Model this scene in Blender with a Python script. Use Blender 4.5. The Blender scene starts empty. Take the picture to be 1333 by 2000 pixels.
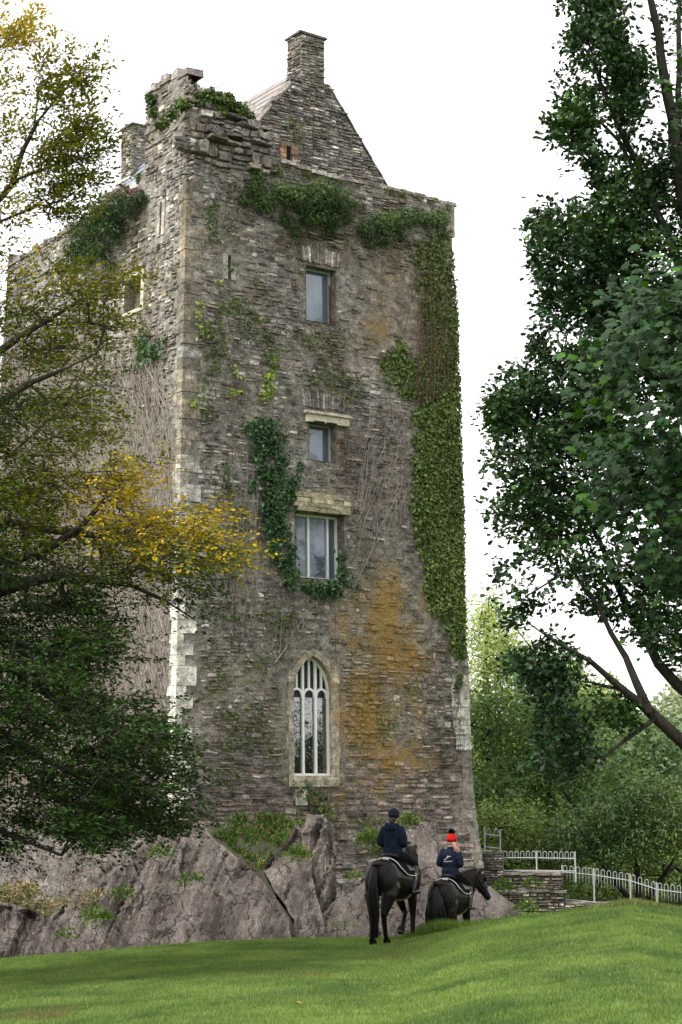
import bpy, bmesh, math, random
import numpy as np
from mathutils import Vector, Matrix
from mathutils.geometry import delaunay_2d_cdt
random.seed(7); RNG = np.random.default_rng(11)
S = bpy.context.scene
COL = S.collection

# ------------------------------------------------------------------ camera, world, sun, exposure
F, CX, CY = 3500.0, 666.5, 1000.0
TILT = math.atan(520 / 3500.0); ZC = 3.0
ct, st = math.cos(TILT), math.sin(TILT)
cd = bpy.data.cameras.new('camera'); cam = bpy.data.objects.new('camera', cd); COL.objects.link(cam)
cam.location = (0, 0, ZC); cam.rotation_euler = (math.pi / 2 + TILT, 0, 0)
cd.sensor_fit = 'VERTICAL'; cd.sensor_height = 36; cd.lens = 36 * F / 2000.0
cd.clip_start = 0.1; cd.clip_end = 3000
S.camera = cam

SUN_EL, SUN_AZ = 52, 232          # degrees; azimuth measured clockwise from +Y (sun up and to the left, behind the viewer)
w = bpy.data.worlds.new('World'); S.world = w; w.use_nodes = True
nt = w.node_tree; nt.nodes.clear()
sky = nt.nodes.new('ShaderNodeTexSky'); sky.sky_type = 'NISHITA'; sky.sun_disc = False
sky.sun_elevation = math.radians(SUN_EL); sky.sun_rotation = math.radians(SUN_AZ)
sky.air_density = 1.0; sky.dust_density = 4.0
hs = nt.nodes.new('ShaderNodeHueSaturation'); hs.inputs['Saturation'].default_value = 0.25
mx = nt.nodes.new('ShaderNodeMix'); mx.data_type = 'RGBA'; mx.inputs['Factor'].default_value = 0.86
mx.inputs[7].default_value = (12.0, 11.9, 12.0, 1)      # the closed white cloud sheet
bg = nt.nodes.new('ShaderNodeBackground'); bg.inputs['Strength'].default_value = 0.088
wo = nt.nodes.new('ShaderNodeOutputWorld')
nt.links.new(sky.outputs[0], hs.inputs['Color']); nt.links.new(hs.outputs[0], mx.inputs[6])
nt.links.new(mx.outputs[2], bg.inputs[0]); nt.links.new(bg.outputs[0], wo.inputs[0])
sd = bpy.data.lights.new('sun', 'SUN'); sd.energy = 2.4; sd.angle = math.radians(11); sd.color = (1, 0.95, 0.87)
sun = bpy.data.objects.new('sun', sd); COL.objects.link(sun)
_e, _a = math.radians(SUN_EL), math.radians(SUN_AZ)
sv = Vector((math.sin(_a) * math.cos(_e), math.cos(_a) * math.cos(_e), math.sin(_e)))
sun.rotation_euler = sv.to_track_quat('Z', 'Y').to_euler(); sun.location = sv * 60
S.view_settings.view_transform = 'Standard'; S.view_settings.look = 'None'
S.view_settings.exposure = 1.05; S.view_settings.gamma = 1; S.view_settings.use_curve_mapping = False

# ------------------------------------------------------------------ maths helpers
def rays(px, py):
    px = np.asarray(px, float); py = np.asarray(py, float)
    a = (px - CX) / F; b = (CY - py) / F
    return np.stack([a, ct - b * st, st + b * ct], -1)
def at(px, py, Y):
    d = rays(px, py); return d * (np.asarray(Y, float) / d[..., 1])[..., None] + np.array([0, 0, ZC])
def proj(P):
    P = np.asarray(P, float); x, y, z = P[..., 0], P[..., 1], P[..., 2] - ZC
    dep = y * ct + z * st
    return CX + F * x / dep, CY - F * (-y * st + z * ct) / dep
def hsh(i, seed):
    h = (i[..., 0] * 374761393 + i[..., 1] * 668265263 + i[..., 2] * 2147483647 + seed * 974711) & 0x7fffffff
    h = ((h ^ (h >> 13)) * 1274126177) & 0x7fffffff
    h = h ^ (h >> 16)
    return (h & 0xffff) / 65535.0
def vnoise(P, scale=1.0, seed=0):
    p = np.asarray(P, float) * scale
    if p.shape[-1] == 2: p = np.concatenate([p, np.zeros(p.shape[:-1] + (1,))], -1)
    i = np.floor(p).astype(np.int64); f = p - i; f = f * f * (3 - 2 * f)
    r = 0
    for dx in (0, 1):
        for dy in (0, 1):
            for dz in (0, 1):
                wgt = (f[..., 0] if dx else 1 - f[..., 0]) * (f[..., 1] if dy else 1 - f[..., 1]) * (f[..., 2] if dz else 1 - f[..., 2])
                r = r + wgt * hsh(i + np.array([dx, dy, dz]), seed)
    return r
def fbm(P, scale=1.0, seed=0, oct=4):
    r = 0; a = 0.5; t = 0
    for k in range(oct):
        r = r + a * vnoise(P, scale * 2 ** k, seed + 17 * k); t += a; a *= 0.5
    return r / t
def inpoly(px, py, poly):
    px = np.asarray(px); py = np.asarray(py); ins = np.zeros(px.shape, bool); n = len(poly)
    for i in range(n):
        x0, y0 = poly[i]; x1, y1 = poly[(i + 1) % n]
        if y0 == y1: continue
        c = ((y0 > py) != (y1 > py)) & (px < (x1 - x0) * (py - y0) / (y1 - y0) + x0)
        ins ^= c
    return ins
def polydist(px, py, poly):
    d = np.full(np.shape(px), 1e9); n = len(poly)
    for i in range(n):
        a = np.array(poly[i], float); b = np.array(poly[(i + 1) % n], float); ab = b - a
        t = np.clip(((px - a[0]) * ab[0] + (py - a[1]) * ab[1]) / max((ab ** 2).sum(), 1e-9), 0, 1)
        d = np.minimum(d, np.hypot(px - a[0] - t * ab[0], py - a[1] - t * ab[1]))
    return d
def sample_poly(poly, n, rng=RNG):
    P = np.array(poly, float); lo, hi = P.min(0), P.max(0); out = np.zeros((0, 2))
    while len(out) < n:
        q = lo + rng.random((n * 3, 2)) * (hi - lo); q = q[inpoly(q[:, 0], q[:, 1], poly)]
        out = np.concatenate([out, q])
    return out[:n]
def nrm(v): return v / np.maximum(np.linalg.norm(v, axis=-1, keepdims=True), 1e-9)

# ------------------------------------------------------------------ object helpers
def link(o, parent=None):
    COL.objects.link(o)
    if parent is not None: o.parent = parent
    return o
def tag(o, label=None, cat=None, group=None, kind=None):
    if label: o['label'] = label
    if cat: o['category'] = cat
    if group: o['group'] = group
    if kind: o['kind'] = kind
    return o
def thing(name, label, cat, group=None, loc=(0, 0, 0)):
    o = bpy.data.objects.new(name, None); o.empty_display_size = 0.3
    o.location = loc; link(o); return tag(o, label, cat, group)
def set_attr(me, name, data):
    data = np.asarray(data, np.float32)
    if data.ndim == 2:
        if data.shape[1] == 3: data = np.concatenate([data, np.ones((len(data), 1), np.float32)], 1)
        at_ = me.attributes.new(name, 'FLOAT_COLOR', 'POINT'); at_.data.foreach_set('color', data.ravel())
    else:
        at_ = me.attributes.new(name, 'FLOAT', 'POINT'); at_.data.foreach_set('value', data)
def mesh_np(name, V, Fc, mat=None, attrs=None, smooth=False):
    """V (n,3); Fc: (m,k) int array, or list of such arrays"""
    V = np.asarray(V, np.float32); Fs = Fc if isinstance(Fc, list) else [Fc]
    Fs = [np.asarray(f, np.int32) for f in Fs if len(f)]
    me = bpy.data.meshes.new(name)
    me.vertices.add(len(V)); me.vertices.foreach_set('co', V.ravel())
    tot = np.concatenate([np.full(len(f), f.shape[1], np.int32) for f in Fs])
    idx = np.concatenate([f.ravel() for f in Fs])
    me.loops.add(len(idx)); me.loops.foreach_set('vertex_index', idx)
    me.polygons.add(len(tot))
    me.polygons.foreach_set('loop_start', np.concatenate([[0], np.cumsum(tot)[:-1]]).astype(np.int32))
    me.polygons.foreach_set('loop_total', tot)
    me.polygons.foreach_set('use_smooth', np.full(len(tot), smooth))
    me.update(calc_edges=True)
    for k, v in (attrs or {}).items(): set_attr(me, k, v)
    if mat: me.materials.append(mat)
    return me
def obj_np(name, V, Fc, mat=None, parent=None, attrs=None, smooth=False, kind=None):
    o = bpy.data.objects.new(name, mesh_np(name, V, Fc, mat, attrs, smooth)); link(o, parent)
    if kind: o['kind'] = kind
    return o
class MB:
    def __init__(s): s.V = []; s.F = {}; s.T = []; s.n = 0
    def add(s, V, Fs, tint=None):
        V = np.asarray(V, float); s.V.append(V)
        for f in Fs: s.F.setdefault(len(f), []).append([i + s.n for i in f])
        s.T.append(np.tile(np.array(tint if tint is not None else (1, 1, 1), float), (len(V), 1))); s.n += len(V)
    def box(s, lo, hi, ax=None, org=(0, 0, 0), tint=None, jit=0):
        lo = np.array(lo, float); hi = np.array(hi, float)
        c = np.array([[x, y, z] for x in (lo[0], hi[0]) for y in (lo[1], hi[1]) for z in (lo[2], hi[2])])
        if jit: c = c + (RNG.random(c.shape) - .5) * jit
        if ax is not None: c = c @ np.array(ax, float)
        c = c + np.array(org)
        s.add(c, [(0, 1, 3, 2), (4, 6, 7, 5), (0, 4, 5, 1), (2, 3, 7, 6), (0, 2, 6, 4), (1, 5, 7, 3)], tint)
    def tube(s, pts, rad, n=8, tint=None, cap=True):
        pts = np.asarray(pts, float); m = len(pts); rad = np.broadcast_to(np.asarray(rad, float), (m,))
        tg = np.gradient(pts, axis=0); tg = nrm(tg)
        ref = np.array([0, 0, 1.0]) if abs(tg[:, 2]).mean() < .8 else np.array([1.0, 0, 0])
        a = nrm(np.cross(tg, ref)); b = np.cross(tg, a)
        th = np.arange(n) / n * 2 * math.pi
        V = (pts[:, None] + rad[:, None, None] * (np.cos(th)[None, :, None] * a[:, None] + np.sin(th)[None, :, None] * b[:, None])).reshape(-1, 3)
        Fs = [(i * n + j, i * n + (j + 1) % n, (i + 1) * n + (j + 1) % n, (i + 1) * n + j) for i in range(m - 1) for j in range(n)]
        if cap: Fs += [tuple(range(n))[::-1], tuple((m - 1) * n + j for j in range(n))]
        s.add(V, Fs, tint)
    def loft(s, rings, tint=None, cap=True):
        n = len(rings[0]); m = len(rings); V = np.concatenate(rings)
        Fs = [(i * n + j, i * n + (j + 1) % n, (i + 1) * n + (j + 1) % n, (i + 1) * n + j) for i in range(m - 1) for j in range(n)]
        if cap: Fs += [tuple(range(n))[::-1], tuple((m - 1) * n + j for j in range(n))]
        s.add(V, Fs, tint)
    def ball(s, c, r, n=12, m=8, ax=None, tint=None):
        r = np.broadcast_to(np.asarray(r, float), (3,)); th = np.arange(n) / n * 2 * math.pi; V = [[0, 0, -1]]
        for k in range(1, m):
            ph = -math.pi / 2 + math.pi * k / m
            V += [[math.cos(ph) * math.cos(t), math.cos(ph) * math.sin(t), math.sin(ph)] for t in th]
        V += [[0, 0, 1]]; V = np.array(V) * r
        if ax is not None: V = V @ np.array(ax, float)
        V = V + np.array(c); Fs = [(0, 1 + (j + 1) % n, 1 + j) for j in range(n)]
        Fs += [(1 + k * n + j, 1 + k * n + (j + 1) % n, 1 + (k + 1) * n + (j + 1) % n, 1 + (k + 1) * n + j) for k in range(m - 2) for j in range(n)]
        L = len(V) - 1; Fs += [(1 + (m - 2) * n + j, 1 + (m - 2) * n + (j + 1) % n, L) for j in range(n)]
        s.add(V, Fs, tint)
    def build(s, name, mat, parent=None, smooth=False, kind=None, wear=None):
        V = np.concatenate(s.V); at_ = {'tint': np.concatenate(s.T)}
        if wear is not None: at_['wear'] = wear(V)
        return obj_np(name, V, [np.array(f) for f in s.F.values()], mat, parent, at_, smooth, kind)
def fuse(name, mb, mat, parent, voxel, smooth_it=4, xf=None):
    """one continuous skin from overlapping closed shapes"""
    V = np.concatenate(mb.V)
    me = mesh_np('t', V, [np.array(f) for f in mb.F.values()])
    o = bpy.data.objects.new('t', me); COL.objects.link(o)
    r = o.modifiers.new('r', 'REMESH'); r.mode = 'VOXEL'; r.voxel_size = voxel
    sm = o.modifiers.new('s', 'SMOOTH'); sm.factor = 0.5; sm.iterations = smooth_it
    dg = bpy.context.evaluated_depsgraph_get(); dg.update()
    m2 = bpy.data.meshes.new_from_object(o.evaluated_get(dg)); bpy.data.objects.remove(o)
    m2.name = name; m2.materials.clear(); m2.materials.append(mat)
    m2.polygons.foreach_set('use_smooth', np.full(len(m2.polygons), True))
    return link(bpy.data.objects.new(name, m2), parent)

# ------------------------------------------------------------------ materials
def mat_base(name):
    m = bpy.data.materials.new(name); m.use_nodes = True; n = m.node_tree; n.nodes.clear()
    out = n.nodes.new('ShaderNodeOutputMaterial'); b = n.nodes.new('ShaderNodeBsdfPrincipled')
    n.links.new(b.outputs[0], out.inputs[0]); return m, n, b, out
class NT:
    def __init__(s, n): s.n = n
    def pos(s, scale=(1, 1, 1)):
        g = s.n.nodes.new('ShaderNodeNewGeometry'); mp = s.n.nodes.new('ShaderNodeMapping'); mp.inputs['Scale'].default_value = scale
        s.n.links.new(g.outputs['Position'], mp.inputs[0]); return mp.outputs[0]
    def noise(s, v, scale, detail=6, rough=.6):
        t = s.n.nodes.new('ShaderNodeTexNoise'); t.inputs['Scale'].default_value = scale
        t.inputs['Detail'].default_value = detail; t.inputs['Roughness'].default_value = rough
        s.n.links.new(v, t.inputs['Vector']); return t.outputs['Fac']
    def voro(s, v, scale, feature='F1'):
        t = s.n.nodes.new('ShaderNodeTexVoronoi'); t.feature = feature; t.inputs['Scale'].default_value = scale
        s.n.links.new(v, t.inputs['Vector']); return t.outputs['Distance']
    def ramp(s, v, stops):
        r = s.n.nodes.new('ShaderNodeValToRGB'); el = r.color_ramp.elements
        while len(el) < len(stops): el.new(.5)
        for e, (p, c) in zip(el, stops):
            e.position = p; e.color = (c, c, c, 1) if not isinstance(c, tuple) else tuple(c) + (1,)
        s.link(v, r.inputs[0]); return r.outputs[0]
    def link(s, a, b):
        if hasattr(a, 'is_linked'): s.n.links.new(a, b)
        else: b.default_value = a if not (isinstance(a, tuple) and len(a) == 3) else a + (1,)
    def math(s, op, a, b=0.0, clamp=False):
        m = s.n.nodes.new('ShaderNodeMath'); m.operation = op; m.use_clamp = clamp
        s.link(a, m.inputs[0]); s.link(b, m.inputs[1]); return m.outputs[0]
    def mix(s, f, a, b, mode='MIX'):
        m = s.n.nodes.new('ShaderNodeMix'); m.data_type = 'RGBA'; m.blend_type = mode
        s.link(f, m.inputs[0]); s.link(a, m.inputs[6]); s.link(b, m.inputs[7]); return m.outputs[2]
    def attr(s, name, o='Color'):
        a = s.n.nodes.new('ShaderNodeAttribute'); a.attribute_name = name; return a.outputs[o]
    def sep(s, c):
        x = s.n.nodes.new('ShaderNodeSeparateColor'); s.n.links.new(c, x.inputs[0]); return x.outputs
    def bump(s, h, strength, dist, b):
        x = s.n.nodes.new('ShaderNodeBump'); x.inputs['Strength'].default_value = strength; x.inputs['Distance'].default_value = dist
        s.n.links.new(h, x.inputs['Height']); s.n.links.new(x.outputs[0], b.inputs['Normal'])
def mat_masonry(name, speckle=1.0, bump=1.0, strat=1.6):
    m, n, b, out = mat_base(name); t = NT(n)
    v = t.pos(); vs = t.pos((1, 1, strat))
    tint = t.attr('tint'); wear = t.sep(t.attr('wear'))
    n1 = t.noise(vs, 5.5, 8, .68); n2 = t.noise(vs, 22, 6, .7); n3 = t.noise(v, 1.1, 4, .55); n4 = t.noise(v, 60, 3, .6)
    c = t.mix(1.0, tint, t.ramp(n1, [(.28, .38), (.5, .95), (.72, 1.8)]), 'MULTIPLY')
    c = t.mix(.75, c, t.ramp(n2, [(.25, .35), (.5, 1.0), (.75, 1.5)]), 'MULTIPLY')
    c = t.mix(t.ramp(n3, [(.4, .0), (.65, .4)]), c, t.mix(1.0, c, (1.08, .96, .82), 'MULTIPLY'))
    n5 = t.noise(vs, 3.2, 7, .7); c = t.mix(.85, c, t.ramp(n5, [(.3, .30), (.5, 1.0), (.68, 1.7)]), 'MULTIPLY')
    # pale crusty lichen specks
    sp = t.math('MULTIPLY', t.ramp(t.noise(v, 34, 5, .75), [(.54, 0), (.63, 1)]), t.ramp(t.noise(v, 2.2, 4, .6), [(.38, .15), (.58, 1)]))
    c = t.mix(t.math('MULTIPLY', sp, .97 * speckle), c, (.60, .58, .54))
    # yellow-grey crust
    pf = t.math('ADD', wear[2], t.math('MULTIPLY', t.math('SUBTRACT', t.noise(vs, 9, 7, .7), .5), 1.5))
    c = t.mix(t.math('MULTIPLY', t.ramp(pf, [(.38, 0), (.62, 1)]), .75), c, t.mix(n2, (.26, .23, .13), (.44, .41, .28)))
    # orange lichen
    of = t.math('ADD', wear[0], t.math('MULTIPLY', t.math('SUBTRACT', t.noise(vs, 6.5, 8, .72), .5), 1.8))
    c = t.mix(t.math('MULTIPLY', t.ramp(of, [(.30, 0), (.76, 1)]), .85), c, t.mix(t.ramp(n2, [(.3, 0), (.7, 1)]), (.20, .105, .028), (.54, .35, .10)))
    # moss and dark algae
    gf = t.math('ADD', wear[1], t.math('MULTIPLY', t.math('SUBTRACT', t.noise(v, 5, 8, .7), .5), 1.9))
    c = t.mix(t.math('MULTIPLY', t.ramp(gf, [(.45, 0), (.75, 1)]), .85), c, t.mix(n1, (.040, .034, .018), (.075, .082, .026)))
    n.links.new(c, b.inputs['Base Color']); b.inputs['Roughness'].default_value = .92; b.inputs['Specular IOR Level'].default_value = .2
    h = t.math('ADD', t.math('MULTIPLY', n1, .8), t.math('ADD', t.math('MULTIPLY', n2, .35), t.math('MULTIPLY', n4, .12)))
    t.bump(h, .95 * bump, .09, b)
    return m
def mat_leaf(name, trans=.32, gloss=.35, rough=.45, sss=None):
    m, n, b, out = mat_base(name); t = NT(n)
    tint = t.attr('tint')
    b.inputs['Roughness'].default_value = rough; b.inputs['Specular IOR Level'].default_value = gloss
    n.links.new(tint, b.inputs['Base Color'])
    tr = n.nodes.new('ShaderNodeBsdfTranslucent'); n.links.new(t.mix(1.0, tint, (1.25, 1.2, .55), 'MULTIPLY'), tr.inputs[0])
    ms = n.nodes.new('ShaderNodeMixShader'); ms.inputs[0].default_value = trans
    n.links.new(b.outputs[0], ms.inputs[1]); n.links.new(tr.outputs[0], ms.inputs[2]); n.links.new(ms.outputs[0], out.inputs[0])
    return m
def mat_plain(name, col, rough=.6, spec=.3, noise=0.25, nscale=30, bump=.0, metal=0, coat=0, strat=(1, 1, 1)):
    m, n, b, out = mat_base(name); t = NT(n); v = t.pos(strat)
    f = t.noise(v, nscale, 5, .6)
    c = t.mix(1.0, col, t.ramp(f, [(.2, 1 - noise), (.8, 1 + noise)]), 'MULTIPLY')
    n.links.new(c, b.inputs['Base Color']); b.inputs['Roughness'].default_value = rough; b.inputs['Specular IOR Level'].default_value = spec
    b.inputs['Metallic'].default_value = metal; b.inputs['Coat Weight'].default_value = coat
    if bump: t.bump(f, bump, .02, b)
    return m
M_stone = mat_masonry('rubble_masonry')
M_quoin = mat_masonry('dressed_stone', .55, .45, 1.2)
M_leaf = mat_leaf('leaf', .26, .12, .55); M_leafg = mat_leaf('glossy_leaf', .16, .22, .42); M_maple = mat_leaf('maple_leaf', .2, .12, .5)
M_bark = mat_plain('bark', (.034, .030, .026), .9, .1, .6, 14, .8, strat=(1, 1, .3))
M_barkp = mat_plain('pale_bark', (.16, .145, .12), .9, .1, .5, 14, .8, strat=(1, 1, .3))
M_vine = mat_plain('vine_stem', (.27, .235, .20), .9, .1, .35, 20)
M_vined = mat_plain('brown_vine_stem', (.12, .085, .06), .9, .1, .4, 20)

# ------------------------------------------------------------------ ground
E_px = [-900, -200, 0, 200, 400, 560, 720, 780, 830, 880, 930, 980, 1050, 1130, 1230, 1333, 1500, 2300]
E_py = [1905, 1890, 1880, 1862, 1845, 1837, 1836, 1834, 1826, 1815, 1805, 1798, 1791, 1779, 1766, 1776, 1782, 1794]
E_Y = [33, 33, 33, 33.2, 33.4, 33.6, 33.6, 33.4, 32.6, 31.6, 30.9, 30.6, 30.4, 30.4, 30.5, 31, 31, 31]
def ground(x, y):
    x = np.asarray(x, float); y = np.asarray(y, float)
    px = CX + 3540 * x / np.maximum(y, 3.0)
    C = np.interp(px, E_px, E_Y); E = np.interp(px, E_px, E_py)
    zc = at(px, E, C)[..., 2]
    t = np.clip((y - 5) / (C - 5), 0, 1)
    wob = .045 * np.sin(t * math.pi) * np.sin(t * 5.2 + .25 * x)
    near = 1.4 + (zc - 1.4) * (t + .10 * np.sin(t * math.pi)) + wob
    zb = np.interp(px, [0, 700, 850, 1100, 1400], [-.5, -.25, -.25, -.45, -.6])
    zb = np.minimum(zb, zc - .05)
    d = np.maximum(y - C, 0); s = np.clip(d / 3.0, 0, 1); s = s * s * (3 - 2 * s)
    far = zc + (zb - zc) * s
    z = np.where(y < C, near, far)
    hill = np.clip((y - 62) / 120, 0, 1); z = z + hill * hill * (3 - 2 * hill) * 9 * np.clip((x + 25) / 40, 0, 1)
    z = z + .022 * (vnoise(np.stack([x, y], -1), .55, 3) - .5) * (y < 60)
    return z
M_lawn, _n, _b, _o = mat_base('lawn'); _t = NT(_n); _v = _t.pos()
_c = _t.mix(_t.noise(_v, .5, 5, .6), (.055, .105, .016), (.10, .16, .026))
_c = _t.mix(_t.ramp(_t.noise(_v, 9, 6, .7), [(.45, 0), (.8, .7)]), _c, (.035, .06, .012))
_n.links.new(_c, _b.inputs['Base Color']); _b.inputs['Roughness'].default_value = .95; _b.inputs['Specular IOR Level'].default_value = .1
_t.bump(_t.noise(_v, 40, 4, .7), .6, .05, _b)
def sheet(name, xs, ys, mat, zoff=0):
    X, Y = np.meshgrid(xs, ys); Z = ground(X, Y) + zoff
    n, m = len(ys), len(xs); I = np.arange(n * m).reshape(n, m)
    Fq = np.stack([I[:-1, :-1], I[:-1, 1:], I[1:, 1:], I[1:, :-1]], -1).reshape(-1, 4)
    return obj_np(name, np.stack([X, Y, Z], -1).reshape(-1, 3), Fq, mat, None, None, True)
xs = np.concatenate([np.linspace(-900, -40, 20), np.linspace(-36, -13, 24), np.linspace(-12, 14, 170), np.linspace(15, 50, 30), np.linspace(60, 900, 20)])
ys = np.concatenate([np.linspace(-200, -5, 12), np.linspace(0, 8, 12), np.linspace(8.4, 37, 190), np.linspace(37.5, 70, 40), np.linspace(75, 240, 30), np.linspace(300, 1500, 8)])
tag(sheet('ground', xs, ys, M_lawn), kind='structure')

# ------------------------------------------------------------------ the tower: frame of reference
A = np.array([at(350, 1520, 42.0)[0], 42.0])
d1 = np.array([math.sin(math.radians(55)), math.cos(math.radians(55))]); d2 = np.array([-d1[1], d1[0]])
n1, n2 = -d2, -d1
TW, TL = 8.2, 10.3
def off(z):
    z = np.asarray(z, float); o = .30 * (17 - z) / 15
    return np.maximum(o, 0) + .22 * (np.maximum(3.2 - z, 0) / 3.2) ** 1.6
def P1(u, z, dep=0, back=0):       # front face point: u along, z up, dep proud of it
    u, z, dep = np.broadcast_arrays(np.asarray(u, float), np.asarray(z, float), np.asarray(dep, float))
    xy = A + d1 * u[..., None] + n1 * (off(z) + dep - back)[..., None]
    return np.concatenate([xy, z[..., None]], -1)
def P2(v, z, dep=0, back=0):       # left face point
    v, z, dep = np.broadcast_arrays(np.asarray(v, float), np.asarray(z, float), np.asarray(dep, float))
    xy = A + d2 * v[..., None] + n2 * (off(z) + dep - back)[..., None]
    return np.concatenate([xy, z[..., None]], -1)
def TP(u, s, z): return np.array([*(A + d1 * u + d2 * s), z])      # tower plan point, no batter
def hit(px, py, face=1, setback=None):
    d = rays(px, py); n = n1 if face == 1 else n2; a = d1 if face == 1 else d2
    z = np.full(np.shape(px), 9.0)
    for _ in range(8):
        o = off(z) if setback is None else -setback
        s = (A @ n + o) / (d[..., :2] @ n); z = d[..., 2] * s + ZC
    return (d[..., :2] * s[..., None] - A) @ a, z
def topF(u):
    return np.interp(u, [-.6, 0, .18, .2, .8, 1.5, 1.9, 2.25, 2.3, 4, 6.6, 8.0, 9], [19.9, 19.95, 19.9, 19.75, 19.8, 19.6, 19.5, 19.05, 18.5, 18.35, 18.4, 18.36, 18.36])
def topL(v):
    return np.interp(v, [-.6, 0, .5, 1.2, 2.1, 2.14, 2.5, 5, 8, 11], [20.05, 20.1, 20.25, 20.3, 20.3, 18.3, 18.0, 17.85, 17.75, 17.7])
def G(px, py, lst):
    r = np.zeros(np.shape(px))
    for cx, cy, rx, ry, a in lst: r = np.maximum(r, a * np.exp(-(((px - cx) / rx) ** 2 + ((py - cy) / ry) ** 2)))
    return r
OR = [(752, 1225, 105, 120, .80), (735, 1400, 115, 170, .74), (738, 1545, 80, 50, .72), (810, 1270, 50, 60, .5), (660, 1420, 16, 110, .75), (715, 650, 60, 60, .5), (790, 1330, 45, 120, .45),
      (590, 1400, 22, 130, .3), (640, 975, 40, 16, .35), (760, 560, 50, 60, .35), (362, 480, 14, 160, .4), (660, 870, 8, 30, .5), (700, 1180, 40, 40, .6)]
PA = [(450, 1340, 110, 170, .52), (545, 1430, 60, 120, .55), (780, 1350, 60, 160, .35), (760, 1110, 60, 70, .35), (640, 960, 45, 24, .6), (590, 1250, 80, 60, .35), (560, 880, 60, 60, .3), (700, 1420, 120, 120, .32),
      (420, 560, 60, 60, .3), (250, 900, 90, 300, .25), (700, 540, 60, 60, .2)]
MO = [(620, 465, 240, 40, .5), (600, 345, 150, 14, .62), (470, 640, 70, 80, .42), (620, 650, 60, 40, .45), (640, 740, 70, 45, .5), (560, 1590, 190, 40, .45), (460, 1540, 80, 50, .45),
      (420, 270, 80, 40, .5), (330, 200, 40, 40, .45), (440, 210, 70, 30, .6), (850, 560, 30, 100, .45), (790, 1190, 60, 30, .3), (700, 1640, 80, 60, .4), (480, 420, 100, 60, .4), (230, 430, 90, 90, .4), (580, 1540, 90, 22, .5), (890, 430, 30, 40, .4), (640, 240, 40, 50, .35)]
def wear(V):
    px, py = proj(V); nz = fbm(V, .8, 5, 3) - .5; n2_ = fbm(V * np.array([1, 1, .7]), 1.7, 91, 4) - .5
    r = np.stack([G(px, py, OR) * (1 + .9 * n2_) - .02 + .7 * n2_ * (G(px, py, OR) > .08), G(px, py, MO) + .35 * nz, G(px, py, PA) + .25 * nz], -1)
    return np.clip(r, 0, 1)
PAL = np.array([(.22, .208, .195), (.185, .165, .165), (.175, .148, .12), (.26, .235, .195), (.42, .405, .38), (.09, .082, .078), (.225, .19, .185), (.56, .54, .50)]) * np.array([1.12, 1.10, 1.13])
def stone_cols(V, rng, lo=0):
    n = len(V); wts = np.array([.22, .15, .13, .14, .13, .09, .07, .07]); c = PAL[rng.choice(8, n, p=wts)]
    return c * (.65 + .7 * rng.random((n, 1))) * (1 + .028 * rng.standard_normal((n, 3)))
DK = [(600, 480, 230, 36, .5), (620, 665, 60, 45, .5), (480, 600, 70, 110, .3), (470, 430, 70, 60, .35), (700, 420, 180, 30, .35), (560, 1600, 330, 55, .5), (470, 1500, 110, 60, .35), (430, 800, 60, 150, .28), (620, 780, 70, 30, .35),
      (850, 1330, 60, 70, .35), (620, 280, 160, 90, .28), (420, 290, 80, 60, .35), (700, 880, 90, 90, .18), (540, 1560, 120, 30, .4), (680, 1080, 40, 60, .2), (250, 540, 60, 120, .25), (760, 1600, 90, 40, .3)]
def tone(V):
    """large-scale natural colour of the walling: browner above, purple-grey low, tan crust upper right, damp dark areas"""
    px, py = proj(V); c = np.ones((len(V), 3))
    k = np.clip((py - 1250) / 300, 0, 1)[:, None]; c = c * (1 - k) + k * np.array([.92, .83, .86])
    k = np.clip(1 - np.hypot((px - 720) / 130, (py - 920) / 190), 0, 1)[:, None]; c = c * (1 - k) + k * np.array([.86, .80, .86])
    k = (np.clip((px - 650) / 100, 0, 1) * np.clip((760 - py) / 60, 0, 1) * np.clip((py - 460) / 40, 0, 1))[:, None]; c = c * (1 - k * .5) + k * .5 * np.array([.92, .72, .54])
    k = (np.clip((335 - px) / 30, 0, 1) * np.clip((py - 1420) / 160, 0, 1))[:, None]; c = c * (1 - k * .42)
    st_ = fbm(V * np.array([1, 1, .4]), .75, 44, 4); st2 = fbm(V * np.array([1, 1, .55]), 2.2, 45, 3)
    dk = np.clip(G(px, py, DK) * (.55 + .9 * st2) + 1.5 * (st_ - .5) + .8 * (st2 - .5), -.28, .72)[:, None]
    return c * (1 - dk * np.array([.78, .85, .98]))

# openings on the front face (u0, u1, z0, z1)
def rect(px0, py0, px1, py1, face=1):
    a = hit(np.array([px0, px1]), np.array([py0, py1]), face); return [min(a[0]), max(a[0]), min(a[1]), max(a[1])]
OW1 = [3.47, 4.40, 14.42, 15.86]; OW2 = [3.53, 4.34, 10.84, 11.80]; OW3 = [3.10, 4.56, 7.88, 9.50]
OW4 = [2.90, 4.30, 3.0, 6.12]; OSL = [1.17, 1.25, 15.14, 15.72]
LW1 = [2.14, 3.02, 14.72, 15.52]; LSL = [1.19, 1.26, 16.35, 17.2]
def gothic(t0=0.0):      # half-arch profile in (u,z): returns outline of the light, counter-clockwise from sill
    uc, hw, z0, zs, za = 3.60, .585, 3.06, 5.08, 5.97
    pts = [(uc - hw - t0, z0 - t0), (uc + hw + t0, z0 - t0), (uc + hw + t0, zs)]
    H = za + t0 * 1.15 - zs; h0 = hw + t0; c = (H * H - h0 * h0) / (2 * h0); Rr = h0 + c; am_ = math.asin(H / Rr)
    for k in range(1, 9): pts.append((uc - c + Rr * math.cos(am_ * k / 8), zs + Rr * math.sin(am_ * k / 8)))
    pts[-1] = (uc, zs + H)
    pts += [(2 * uc - u, z) for u, z in pts[-2:1:-1]]
    return pts

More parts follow.
